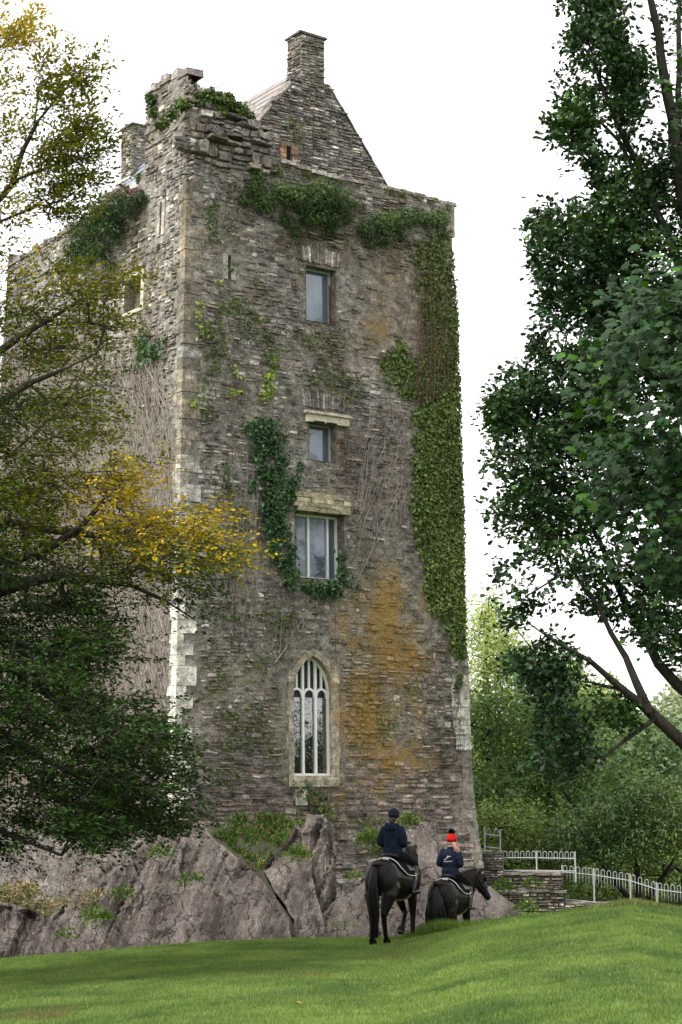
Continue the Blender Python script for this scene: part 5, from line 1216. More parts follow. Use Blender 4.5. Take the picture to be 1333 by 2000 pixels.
yg = gcol((.105, .150, .040), 1.2, (.13, .16, .04)); dg_ = gcol((.034, .080, .028), 1.1, (.1, .15, .04)); lg = gcol((.18, .25, .04), .8, (.15, .2, .02)); mg = gcol((.055, .085, .025), .9, (.12, .16, .04))
cr = climber('creeper', 'yellow green creeper clothing the edge of the tower front in a long strip', 'climbing plant',
        [([(803, 770), (822, 660), (840, 620), (891, 600), (903, 980), (908, 1285), (890, 1290), (862, 1245), (832, 1180), (818, 1090), (798, 1000), (802, 880)], 15), ([(735, 700), (780, 660), (830, 700), (840, 800), (800, 790), (745, 745)], 1.5),
         ([(800, 480), (870, 430), (884, 500), (893, 640), (830, 690), (812, 600)], 2.6)], 28000, (.02, .10), 'ivy', (.05, .11), yg, stems=60, seed=1, feather=40)
stems_only('x', '', '', [([(800, 480), (870, 420), (880, 500), (895, 760), (800, 800), (815, 600)], 1)], 90, 1, M_vined, .005, 1, obj=cr, dep=(.04, .16))
climber('ivy', 'dark green ivy trailing down to and around the triple pane window', 'climbing plant',
        [([(465, 830), (490, 815), (540, 815), (560, 870), (575, 950), (560, 1010), (520, 960), (480, 960), (490, 900)], 3), ([(500, 950), (565, 930), (585, 900), (590, 950), (560, 1000), (575, 1090), (585, 1150), (560, 1160), (520, 1090), (500, 1020)], 5),
         ([(570, 1130), (640, 1125), (680, 1135), (675, 1168), (640, 1175), (600, 1165)], 1.2), ([(648, 1040), (668, 1030), (682, 1060), (680, 1140), (650, 1130)], .9)], 6000, (.05, .20), 'ivy', (.06, .11), dg_, stems=26, seed=2, gap=(.37, 0))
for k, (lab, pl, n, g_) in enumerate((('scattered green sprigs over the front between corner stones and small windows', [(380, 520), (560, 500), (570, 800), (470, 830), (385, 860)], 2600, .56), ('scattered green sprigs low on the front beside the arched window', [(380, 1100), (560, 1180), (560, 1560), (400, 1580)], 1500, .575),
        ('scattered sprigs and moss tufts right of the arched window', [(670, 1100), (830, 1150), (880, 1320), (860, 1560), (680, 1560)], 1300, .575), ('green tufts between the top window and the hooded window', [(560, 640), (680, 640), (740, 760), (680, 800), (590, 770)], 600, .55), ('mossy tufts under the wall head shrubs', [(400, 300), (480, 330), (470, 480), (390, 480)], 700, .55))):
    climber('wall_sprig', lab, 'climbing plant', [(pl, 1)], n, (.02, .10), 'ivy', (.045, .085), gcol((.075, .115, .03), 1.1, (.13, .17, .03)), seed=70 + k, gap=(g_, 0), mat=M_leaf)
for k, (lab, pl, n) in enumerate((('light green creeper tuft below the narrow slit near the corner stones', [(405, 540), (425, 525), (445, 550), (440, 580), (410, 600)], 240),
        ('sprawling light green creeper between corner stones and the hooded window', [(430, 715), (470, 710), (475, 770), (450, 785), (430, 760)], 330), ('thin green creeper above the dark ivy', [(490, 690), (545, 700), (540, 780), (500, 800)], 300),
        ('small yellow green tuft among the upper corner stones', [(375, 590), (400, 580), (405, 660), (380, 650)], 110), ('little green sprig on the middle corner stone', [(362, 775), (385, 780), (388, 800), (365, 802)], 60),
        ('scattered ivy sprigs hanging from grey stems beside the golden branches', [(395, 900), (470, 880), (490, 1010), (470, 1180), (430, 1200), (410, 1050)], 500), ('ivy sprig at the end of the hood stone', [(670, 800), (684, 815), (682, 850), (668, 840)], 60),
        ('thin ivy beside the arched window foot', [(560, 1525), (580, 1515), (640, 1540), (655, 1590), (640, 1600), (560, 1560)], 260), ('ivy sprig at the lower tower edge', [(885, 1315), (900, 1318), (898, 1345), (886, 1345)], 90),
        ('sparse green sprigs above the arched window', [(535, 1195), (560, 1160), (585, 1200), (570, 1250), (540, 1255)], 120))):
    climber('creeper_tuft', lab, 'climbing plant', [(pl, 1)], n, (.03, .12), 'ivy', (.06, .10), lg if k < 5 else mg, seed=10 + k, gap=(.45, 0), stems=3)
def bush_on(name, label, cat, blobs, n, face, kind, size, colf, seed, mat=M_leafg, stems=True):
    """blobs: (px,py,depth out of wall,radius m)"""
    rg = np.random.default_rng(300 + seed); t = thing(name, label, cat); P = []; N = []; b_ = MB()
    tot = sum(b[3] ** 2 for b in blobs); fn = np.array([*(n1 if face == 1 else n2), 0.0])
    for (x_, y_, dep, R) in blobs:
        c, _, _ = on_wall(np.array([[x_, y_]]), face, np.array([dep]), rg); root, _, _ = on_wall(np.array([[x_ + 4, y_ - 4]]), face, np.array([min(-.05, dep - .08)]), rg)
        m = int(n * R ** 2 / tot); dr = nrm(rg.standard_normal((m, 3))); rr_ = R * (rg.random((m, 1)) ** .45) * (.75 + .5 * fbm(dr * 1.7 + x_, 1.5, seed, 2)[:, None])
        P.append(c[0] + dr * rr_ * np.array([1, 1, .8])); N.append(dr)
        for k in range(7):
            e = c[0] + dr[k] * rr_[k]; b_.tube([root[0], (root[0] + e) / 2 + np.array([0, 0, .05]), e], [.016, .010, .004], 4, cap=False)
    P = np.concatenate(P); N = np.concatenate(N); m = len(P)
    nor = nrm(N + .7 * rg.standard_normal((m, 3)) + np.array([0, 0, .5])); d = nrm(N + .6 * rg.standard_normal((m, 3)) + np.array([0, 0, -.2])); s_ = size[0] + (size[1] - size[0]) * rg.random(m)
    leaf_obj('foliage', t, P, nor, d, s_, kind, colf(m, fbm(P, 1.6, seed, 3)[:, None], rg), mat); b_.build('stem', M_vined, t, kind='stuff'); return t
bgc = gcol((.052, .095, .028), 1.0, (.12, .17, .06))
bush_on('wall_bush', 'bushy green shrub sprouting from the wall below the gable slit', 'bush', [(495, 370, .15, .32), (510, 400, .15, .34), (540, 380, .2, .36), (575, 390, .3, .45), (615, 385, .35, .5), (650, 395, .3, .42), (600, 425, .25, .38), (640, 430, .2, .34), (555, 430, .1, .24), (670, 425, .15, .22), (575, 455, .08, .2), (640, 455, .06, .18), (500, 345, .1, .22), (475, 390, .1, .2)], 6800, 1, 'narrow', (.08, .14), bgc, 1)
bush_on('wall_bush', 'trailing green shrub along the wall head towards the far end', 'bush', [(705, 450, .12, .26), (735, 435, .2, .38), (770, 430, .2, .36), (745, 465, .12, .28), (800, 425, .15, .28), (830, 430, .15, .28), (855, 430, .12, .26), (720, 475, .06, .18), (870, 410, .06, .16), (780, 460, .06, .2), (865, 455, .06, .18)], 4300, 1, 'narrow', (.07, .13), bgc, 2)
bush_on('ledge_plant', 'fringe of small green plants along the ledge under the gable', 'plant', [(560, 325, -.1, .2), (585, 322, -.15, .16), (640, 350, -.1, .15), (670, 352, -.1, .17), (700, 362, -.1, .14), (725, 365, -.1, .16), (760, 372, .0, .16), (785, 378, .0, .13), (815, 388, 0, .1), (850, 392, 0, .1), (690, 400, .05, .15), (540, 335, 0, .18), (600, 345, .02, .1)], 2300, 1, 'narrow', (.06, .11), gcol((.075, .10, .025), .9, (.14, .16, .04)), 3)
bush_on('gable_plant', 'pale green plant growing out of the gable wall', 'plant', [(620, 225, -1.05, .28), (632, 245, -1.08, .22), (612, 210, -1.1, .14), (648, 210, -1.1, .1)], 420, 1, 'narrow', (.06, .10), gcol((.13, .16, .07), .8, (.15, .18, .08)), 4)
bush_on('turret_ivy', 'green ivy over the broken head of the near corner', 'climbing plant', [(385, 195, .05, .24), (410, 190, .05, .26), (440, 200, .05, .28), (465, 215, .05, .24), (430, 222, .05, .2), (485, 228, 0, .2), (355, 205, .06, .2), (335, 225, .06, .18), (320, 240, .05, .15), (375, 180, 0, .16)], 2600, 1, 'ivy', (.06, .11), gcol((.06, .10, .022), .9, (.16, .2, .05)), 5)
bush_on('turret_ivy', 'small ivy clump on the outer edge of the broken corner head', 'climbing plant', [(303, 195, .06, .2), (305, 220, .06, .16), (318, 245, .05, .14)], 500, 2, 'ivy', (.06, .10), gcol((.06, .10, .03), .9, (.14, .18, .05)), 6)
bush_on('valerian_bush', 'dark bush hanging off the shaded side wall with reddish heads', 'bush', [(270, 400, .25, .45), (240, 410, .35, .55), (215, 430, .35, .55), (190, 455, .3, .5), (240, 450, .3, .45), (165, 480, .2, .4), (210, 490, .2, .4), (180, 500, .15, .32), (285, 390, .15, .25), (225, 520, .1, .2), (150, 500, .1, .3)], 6000, 2, 'narrow', (.09, .15), gcol((.038, .072, .024), .9, (.08, .12, .04)), 7)
bush_on('valerian_flower', 'reddish flower heads on top of the side wall bush', 'flower', [(258, 378, .4, .22), (278, 378, .3, .2), (240, 388, .45, .18)], 420, 2, 'narrow', (.05, .09), gcol((.20, .075, .08), .8, (.1, .05, .04)), 8)
bush_on('roof_plant', 'small green clump at the foot of the blue slates', 'plant', [(272, 348, -.1, .18), (280, 342, -.1, .12)], 200, 2, 'ivy', (.07, .11), bgc, 9)
climber('side_ivy', 'thin dark ivy patch on the upper side wall', 'climbing plant', [([(240, 700), (255, 600), (280, 590), (290, 640), (330, 650), (335, 700), (270, 720), (245, 730)], 1)], 1100, (.04, .14), 'ivy', (.07, .11), dg_, face=2, stems=16, seed=31, gap=(.47, 0))
stems_only('bare_creeper', 'leafless grey creeper stems covering the side wall', 'climbing plant', [([(60, 560), (240, 620), (330, 700), (352, 900), (335, 1160), (328, 1420), (300, 1500), (-60, 1560), (-60, 700)], 1)], 2600, 2, M_vine, .007, 5, (12, 70), 0, 1.5, (.03, .13))
stems_only('bare_creeper', 'pale bare creeper stems fanning across the front beside the green strip', 'climbing plant', [([(690, 780), (790, 790), (800, 1000), (760, 1050), (700, 1130), (680, 1150), (690, 1000), (720, 940), (690, 880)], 3)], 50, 1, M_vine, .0045, 6, (25, 80), -.6, 1.8, (.05, .09))
stems_only('bare_creeper', 'pale bare creeper stems hanging down near the golden branches', 'climbing plant', [([(395, 880), (500, 850), (500, 1240), (470, 1250), (400, 1200)], 3), ([(520, 1150), (600, 1170), (610, 1190), (560, 1290), (530, 1280)], 1)], 80, 1, M_vine, .0055, 7, (20, 90), -.1, 1.3, (.05, .09))
tk = thing('bare_creeper', 'thick old creeper stems forking up the front between the two middle windows', 'climbing plant'); b_ = MB(); rg = np.random.default_rng(77)
for path, r0 in (([(535, 1295), (560, 1260), (590, 1215), (612, 1178)], .022), ([(560, 1260), (545, 1235), (520, 1222)], .012), ([(688, 1150), (715, 1105), (735, 1060), (760, 1010), (790, 940)], .018), ([(735, 1060), (738, 1000), (760, 930), (780, 880)], .012), ([(760, 1010), (785, 985), (800, 940)], .010), ([(700, 1000), (715, 930), (720, 860), (722, 800)], .012), ([(720, 900), (735, 850), (735, 800)], .008), ([(750, 900), (752, 840), (765, 780)], .009), ([(715, 1105), (700, 1060), (705, 1010)], .008)):
    P_ = np.array(path, float); s_ = np.concatenate([[0], np.cumsum(np.hypot(*np.diff(P_, axis=0).T))]); f = np.linspace(0, s_[-1], 26); Q = np.stack([np.interp(f, s_, P_[:, 0]), np.interp(f, s_, P_[:, 1])], 1) + np.cumsum(rg.standard_normal((26, 2)) * 1.1, 0) * np.sin(np.linspace(0, math.pi, 26))[:, None]
    pp, _, _ = on_wall(Q, 1, np.full(26, .045), rg); b_.tube(pp, np.linspace(r0, r0 * .35, 26), 5, cap=False)
b_.build('stem', M_vine, tk, kind='stuff')
# bare twigs standing on the corner head
def wisp(name, label, px_, py_, Y_, h_, n, seed):
    rg = np.random.default_rng(400 + seed); t = thing(name, label, 'plant'); c = at(px_, py_, Y_); b_ = MB()
    for k in range(n):
        x_ = (rg.random() - .5) * h_ * 1.5; e = np.array([x_ * 1.3, (rg.random() - .5) * h_, h_ * (.5 + .5 * rg.random())]); b_.tube([c + np.array([x_ * .6, 0, 0]), c + np.array([x_ * .8, 0, 0]) + e * .5, c + e], [.006, .005, .003], 3, cap=False)
        for j in range(4): b_.tube([c + e * .8, c + e + np.array([(rg.random() - .5) * .14, 0, .08 * rg.random()])], [.004, .002], 3, cap=False)
    b_.build('stem', M_vine, t, kind='stuff')
wisp('dry_weed', 'dry seeding weed standing on the broken corner head', 412, 188, 42.8, .42, 16, 1); wisp('dry_weed', 'short dry weed at the gable end of the broken corner head', 478, 222, 43.2, .28, 9, 2); wisp('dry_weed', 'dry weed sticking up over the side wall bush', 197, 375, 46.2, .35, 8, 3)

# ------------------------------------------------------------------ plants on the rocks and bank
def clump(name, label, cat, pts, n, R, kind, size, colf, seed, group=None, mat=M_leaf, up=.9):
    rg = np.random.default_rng(500 + seed); t = thing(name, label, cat, group); P = []; D = []
    for (x_, y_, Y_, k) in pts:
        c = at(x_, y_, Y_); m = int(n * k); dr = nrm(rg.standard_normal((m, 3)) + np.array([0, -.3, up])); P.append(c + dr * R * k * rg.random((m, 1)) ** .5 * np.array([1.2, 1, .8])); D.append(dr)
    P = np.concatenate(P); D = np.concatenate(D); m = len(P)
    leaf_obj('foliage', t, P, nrm(np.cross(D, rg.standard_normal((m, 3)))), D + .3 * rg.standard_normal((m, 3)), size[0] + (size[1] - size[0]) * rg.random(m), kind, colf(m, fbm(P, 1.5, seed, 2)[:, None], rg), mat); return t
gr_ = gcol((.075, .13, .025), .9, (.12, .17, .03))
for k, (lab, x_, y_, Y_, kk, n) in enumerate((('leafy tuft on the broad rock face, upper side', 240, 1745, 35.0, 1, 150), ('small leafy tuft in the cleft between the broad rock and the wedge slab', 375, 1715, 35.2, .9, 130), ('bright shrublet on the shoulder of the tall standing rock', 582, 1668, 36.6, 1.2, 260),
     ('low spreading plants on the brown rock face near the lawn', 190, 1790, 34.2, 1.3, 200), ('green weeds where the broad rock meets the shade of the tree', 310, 1665, 36.4, 1, 160), ('tiny plant at the foot of the broad rock', 130, 1825, 33.6, .8, 90),
     ('weeds beside the tail of the low rock', 690, 1712, 37.4, .8, 120), ('dock like plant at the foot of the low wall', 1030, 1775, 35.2, 1.1, 150), ('green weeds growing on the low wall', 985, 1730, 46.7, 1.1, 200), ('ivy sprig on the low wall face near its end', 1040, 1722, 46.7, .9, 130), ('green weeds at the tower foot beside the taller rider', 800, 1605, 37.9, 1.2, 240), ('straggling weeds on the lower rubble behind the taller rider', 725, 1640, 41.2, 1.6, 300))):
    clump('wild_plant', lab, 'plant', [(x_, y_, Y_, kk), (x_ + 14, y_ + 8, Y_, kk * .7), (x_ - 12, y_ + 5, Y_, kk * .7)], int(n * .6), .19, 'beech', (.04, .08), gr_, k, 'small plants on the rocks')
pl = [(430, 1612), (470, 1590), (560, 1600), (600, 1610), (575, 1640), (545, 1655), (520, 1700), (500, 1705), (450, 1655), (420, 1635)]
rg = np.random.default_rng(90); q = sample_poly(pl, 5200, rg); q = q[fbm(q / 26.0, 1.0, 6, 3) + .25 * rg.random(len(q)) > .56]; bankY = 37.4 + 2.6 * np.clip((1700 - q[:, 1]) / 95, 0, 1) + .4 * rg.random(len(q)); p = at(q[:, 0], q[:, 1], bankY); m = len(p)
d = nrm(np.stack([.8 * rg.standard_normal(m), -.4 + .5 * rg.standard_normal(m), .5 + .6 * rg.random(m)], 1)); hf = rg.random(m) < .5; gc_ = gcol((.055, .100, .024), 1.0, (.11, .15, .03))(m, fbm(p, 1.1, 3, 3)[:, None], rg); gc_ = np.where(rg.random((m, 1)) < .14, np.array([.22, .17, .08]) * (.5 + .7 * rg.random((m, 1))), gc_)
for k_, sz_ in (('narrow', .13), ('beech', .065)):
    w_ = hf if k_ == 'narrow' else ~hf
    tag(leaf_obj('undergrowth', None, p[w_], nrm(np.cross(d, rg.standard_normal((m, 3))))[w_], d[w_], (sz_ * (.6 + .9 * rg.random(m)))[w_], k_, gc_[w_], M_leaf), kind='stuff')
for k, (lab, pl_, n_) in enumerate((('low weeds creeping up the wall foot over the tangled bank', [(430, 1625), (445, 1590), (480, 1600), (520, 1585), (560, 1600), (545, 1650), (470, 1650)], 700), ('brambly weeds on the wall between standing rock and arched window', [(560, 1560), (600, 1570), (640, 1560), (660, 1640), (650, 1690), (620, 1610), (570, 1620)], 420), ('weeds on the rubble behind the taller rider', [(680, 1600), (740, 1590), (790, 1610), (770, 1680), (700, 1690)], 420))):
    climber('wall_weed', lab, 'plant', [(pl_, 1)], n_, (.03, .22), 'beech', (.05, .10), gcol((.09, .13, .03), 1.0, (.14, .17, .03)), mat=M_leaf, seed=50 + k, gap=(.47, 0), hang=-.1)
rg = np.random.default_rng(91); q = np.concatenate([sample_poly([(-20, 1735), (60, 1722), (90, 1745), (20, 1760), (-20, 1760)], 900, rg), sample_poly([(120, 1765), (180, 1735), (210, 1740), (150, 1785)], 500, rg), sample_poly([(-60, 1758), (110, 1752), (150, 1770), (120, 1800), (-60, 1780)], 900, rg)]); m = len(q)
p = at(q[:, 0], q[:, 1], 35.6 + 1.0 * rg.random(m)); d = nrm(np.stack([.8 * rg.standard_normal(m), -.5 + .3 * rg.standard_normal(m), .5 * rg.standard_normal(m)], 1))
tag(leaf_obj('dry_grass', None, p, nrm(np.cross(d, rg.standard_normal((m, 3)))), d, .07 + .10 * rg.random(m), 'narrow', np.where(rg.random((m, 1)) < .35, np.array([.08, .12, .03]), np.array([.30, .24, .15])) * (.6 + .7 * rg.random((m, 1))), M_leaf), kind='stuff')

# ------------------------------------------------------------------ horses
def mat_coat(name, col, gloss):
    m, n, b, out = mat_base(name); t = NT(n); v = t.pos((1, 1, .35))
    c = t.mix(1.0, col, t.ramp(t.noise(v, 9, 6, .65), [(.3, .6), (.7, 1.5)]), 'MULTIPLY')
    n.links.new(c, b.inputs['Base Color']); b.inputs['Roughness'].default_value = gloss; b.inputs['Specular IOR Level'].default_value = .16
    t.bump(t.noise(v, 120, 3, .6), .25, .01, b); return m
M_coat = mat_coat('black_horse_coat', (.0065, .0052, .0048), .36); M_coat2 = mat_coat('shaggy_black_coat', (.0075, .0058, .0048), .45)
M_hair = mat_coat('black_horse_hair', (.0048, .0042, .0040), .5); M_hoof = mat_plain('hoof', (.03, .026, .022), .6, .3, .3)
M_leather = mat_plain('black_leather', (.006, .006, .007), .3, .25, .25, 30); M_pad = mat_plain('black_saddle_cloth', (.006, .006, .008), .9, .05, .2, 60)
M_white = mat_plain('white_piping', (.55, .54, .52), .7, .2, .1); M_strap = mat_plain('tan_girth_strap', (.20, .175, .11), .8, .2, .2)
M_navy = mat_plain('navy_fleece', (.010, .0145, .027), .95, .05, .35, 16, .5); M_navy2 = mat_plain('navy_softshell', (.007, .012, .028), .7, .12, .3, 12, .4)
M_breech = mat_plain('black_breeches', (.005, .005, .006), .85, .1, .25, 20, .3); M_boot = mat_plain('polished_boot', (.007, .007, .009), .25, .35, .2, 20)
M_skin = mat_plain('skin', (.50, .29, .215), .5, .35, .08, 20); M_hairb = mat_plain('dark_brown_hair', (.022, .012, .008), .5, .3, .4, 40, .4, strat=(1, 1, .2))
M_hairf = mat_plain('pinkish_fair_hair', (.46, .245, .20), .5, .3, .3, 50, .4, strat=(1, 1, .2)); M_red = mat_plain('red_knit', (.55, .022, .018), .95, .05, .35, 70, 1.0)
M_pom = mat_plain('dark_pompom', (.012, .013, .02), .95, .05, .4, 60, 1.0); M_helm = mat_plain('dark_helmet_cloth', (.009, .012, .022), .8, .1, .25, 40, .3)
def interp_sec(secs, x):
    s_ = np.array(secs); return [np.interp(x, s_[:, 0], s_[:, i]) for i in range(1, 4)]
BODY = [(-.80, 1.26, .07, .10), (-.76, 1.25, .18, .20), (-.68, 1.24, .255, .285), (-.55, 1.235, .300, .315), (-.35, 1.215, .305, .320), (-.1, 1.17, .325, .345), (.15, 1.15, .325, .355), (.38, 1.17, .30, .365), (.55, 1.20, .265, .365), (.70, 1.19, .215, .31), (.82, 1.18, .14, .22), (.87, 1.17, .06, .10)]
BODY = [(a, b, c * 1.07, d * 1.02) for a, b, c, d in BODY]
def ell(x, zc, hy, hz, n=20):
    th = np.arange(n) / n * 2 * math.pi; return np.stack([np.full(n, x), hy * np.cos(th), zc + hz * np.sin(th)], 1)
def chain(b_, pts, n=10):
    """pts: (x,y,z,r) capsule chain"""
    P = np.array([p[:3] for p in pts], float); R = np.array([p[3] for p in pts], float)
    for i in range(len(P) - 1):
        L = np.linalg.norm(P[i + 1] - P[i]); m = max(3, int(L / (.6 * min(R[i], R[i + 1])))); f = np.linspace(0, 1, m)
        b_.tube(P[i] + (P[i + 1] - P[i]) * f[:, None], R[i] + (R[i + 1] - R[i]) * f, n)
    for p, r_ in zip(P, R): b_.ball(p, r_ * 1.0, n, 6)
def horse(name, label, loc, heading, s, legs, neck, head_dir, coat, tailw, shaggy, seed, poll):
    t = thing(name, label, 'horse', None, loc); t.rotation_euler = (0, 0, math.pi / 2 - heading); t.scale = (s, s, s)
    b_ = MB(); b_.loft([ell(x, zc, hy, hz) for x, zc, hy, hz in BODY])
    for sg in (-1, 1):       # haunch and shoulder masses
        b_.ball((-.52, sg * .155, 1.16), (.26, .165, .33), 14, 9); b_.ball((.50, sg * .15, 1.12), (.20, .13, .30), 14, 9)
    b_.ball((.45, 0, 1.47), (.24, .08, .10)); b_.ball((-.55, 0, 1.47), (.26, .2, .075))
    # neck and head
    N0 = np.array([.66, 0, 1.32]); N2 = np.array(poll); N1 = (N0 + N2) / 2 + np.array([-.03, 0, .06]); rings = []
    for f in np.linspace(0, 1, 9):
        c = (1 - f) ** 2 * N0 + 2 * f * (1 - f) * N1 + f * f * N2; tg = nrm(2 * (1 - f) * (N1 - N0) + 2 * f * (N2 - N1)); up = nrm(np.cross(tg, np.cross(UP, tg))); sd_ = np.cross(tg, up)
        th = np.arange(14) / 14 * 2 * math.pi; ha = .30 - .16 * f; hb = (.15 - .065 * f)
        rings.append(c + np.cos(th)[:, None] * sd_ * hb + np.sin(th)[:, None] * up * ha)
    b_.loft(rings)
    hd = nrm(np.array(head_dir, float)); hs_ = nrm(np.cross(UP, hd)); hu = np.cross(hd, hs_); rings = []
    for f, ra, rb in ((-.10, .06, .08), (0, .105, .125), (.16, .112, .135), (.30, .095, .115), (.45, .072, .088), (.56, .072, .08), (.62, .055, .06)):
        th = np.arange(14) / 14 * 2 * math.pi; rings.append(N2 + hd * f + hu * (-.02) + np.cos(th)[:, None] * hs_ * ra + np.sin(th)[:, None] * hu * rb)
    b_.loft(rings); b_.ball(N2 + hd * .02, .115)
    for sg in (-1, 1):
        e0 = N2 + hs_ * sg * .065 + hu * .08 - hd * .02; b_.tube([e0, e0 + hu * .08 + hs_ * sg * .02, e0 + hu * .17 + hs_ * sg * .02], [.042, .04, .008], 8)
        b_.ball(N2 + hd * .19 + hs_ * sg * .10 + hu * .045, .03)
    hoofs = []
    for kind, sg, pts in legs:
        if kind == 'h': chain(b_, [(-.50, sg * .16, 1.05, .185), (pts[0][0] * .5 - .25, sg * .175, .92, .15)] + [(x, sg * .15 + dy, z, r_) for (x, dy, z, r_) in pts], 10)
        else: chain(b_, [(.50, sg * .15, 1.05, .14), (.45, sg * .15, .88, .105)] + [(x, sg * .14 + dy, z, r_) for (x, dy, z, r_) in pts], 10)
        x, dy, z, r_ = pts[-1]; hoofs.append((x, sg * (.15 if kind == 'h' else .14) + dy, z, pts[-2]))
    body = fuse('body', b_, coat, t, .020, 5)
    for (x, y, z, pv) in hoofs:
        h_ = MB(); a = np.array([pv[0], y, pv[2]]); e = np.array([x, y, z]); dr = nrm(e - a + np.array([.02, 0, -.01])); ax2 = nrm(np.cross(dr, np.array([0, 1.0, 0]))); rings = []
        for f, r_ in ((-.01, .050), (.03, .058), (.085, .070)):
            th = np.arange(12) / 12 * 2 * math.pi; rings.append(e + dr * f + np.cos(th)[:, None] * np.array([0, 1.0, 0]) * r_ * .95 + np.sin(th)[:, None] * ax2 * r_)
        h_.loft(rings); h_.build('hoof', M_hoof, t)
        if shaggy or True:
            f_ = MB()
            for k in range(26):
                a_ = k / 26 * 2 * math.pi; o = e - dr * .05 + np.array([0, math.cos(a_) * .045, 0]) + ax2 * math.sin(a_) * .045; f_.tube([o, o + dr * .07 + (o - e) * .35, o + dr * .12 + (o - e) * .5], [.010, .010, .003], 4, cap=False)
            f_.build('fetlock_hair', M_hair, t, kind='stuff')
    # tail: a full fall of hair
    rg = np.random.default_rng(seed); tl_ = MB()
    for k in range(230):
        a_ = rg.random() * 2 * math.pi; rr_ = math.sqrt(rg.random()); y0 = math.cos(a_) * rr_ * .045; x0 = math.sin(a_) * rr_ * .04; sp = tailw * (.7 + .3 * rg.random())
        yb = math.cos(a_) * rr_ * sp; xb = math.sin(a_) * rr_ * sp * .7; ln = 1.22 - .25 * rg.random() ** 2
        P = [(-.76 + x0, y0, 1.40), (-.86 + x0 * 1.2, y0 * 1.3, 1.36), (-.92 + xb * .6, yb * .7, 1.16), (-.90 + xb, yb * 1.05, .85), (-.86 + xb * .9, yb * .95, .55), (-.84 + xb * .6, yb * .65 + .02 * rg.standard_normal(), 1.38 - ln)]
        tl_.tube(P, [.012, .016, .018, .017, .014, .004], 4, cap=False)
    tl_.tube([(-.74, 0, 1.40), (-.86, 0, 1.36), (-.91, 0, 1.15), (-.89, 0, .8), (-.86, 0, .5)], [.05, .065, tailw * .75, tailw * .75, tailw * .45], 10)
    tl_.build('tail', M_hair, t, True)
    mn = MB()
    for k in range(170 if shaggy else 90):
        f = rg.random(); c = (1 - f) ** 2 * N0 + 2 * f * (1 - f) * N1 + f * f * N2; tg = nrm(2 * (1 - f) * (N1 - N0) + 2 * f * (N2 - N1)); up = nrm(np.cross(tg, np.cross(UP, tg))); o = c + up * (.29 - .16 * f)
        sg = -1 if (shaggy or rg.random() < .8) else 1; L_ = (.38 if shaggy else .24) * (.6 + .6 * rg.random())
        mn.tube([o, o + np.array([0, sg * .07, .015]), o + np.array([.02, sg * (.13 - .03 * f), -.5 * L_]), o + np.array([.03, sg * (.13 - .02 * f), -L_])], [.016, .016, .013, .004], 4, cap=False)
    for k in range(40 if shaggy else 14):     # forelock
        o = N2 + hu * .10; s2 = rg.standard_normal(); mn.tube([o, o + hd * .12 + hu * .05 + hs_ * s2 * .03, o + hd * .26 + hu * .02 + hs_ * s2 * .06], [.014, .014, .004], 4, cap=False)
    mn.build('mane', M_hair, t, True)
    # bridle
    br = MB()
    for f, ra, rb in ((.06, .115, .135), (.36, .095, .115)):
        th = np.arange(17) / 16 * 2 * math.pi; br.tube(N2 + hd * f - hu * .02 + np.cos(th)[:, None] * hs_ * (ra + .006) + np.sin(th)[:, None] * hu * (rb + .006), .011, 5, cap=False)
    for sg in (-1, 1):
        br.tube([N2 + hd * .06 + hs_ * sg * .122, N2 + hd * .36 + hs_ * sg * .10, N2 + hd * .50 + hs_ * sg * .082 - hu * .03], .010, 5)
        br.tube([N2 + hd * .50 + hs_ * sg * .085 - hu * .03, (N2 + hd * .50 + np.array([.42, 0, 1.72])) / 2 + np.array([0, sg * .14, -.08]), np.array([.36, sg * .09, 1.72])], .007, 5)
    br.build('bridle', M_leather, t)
    return t
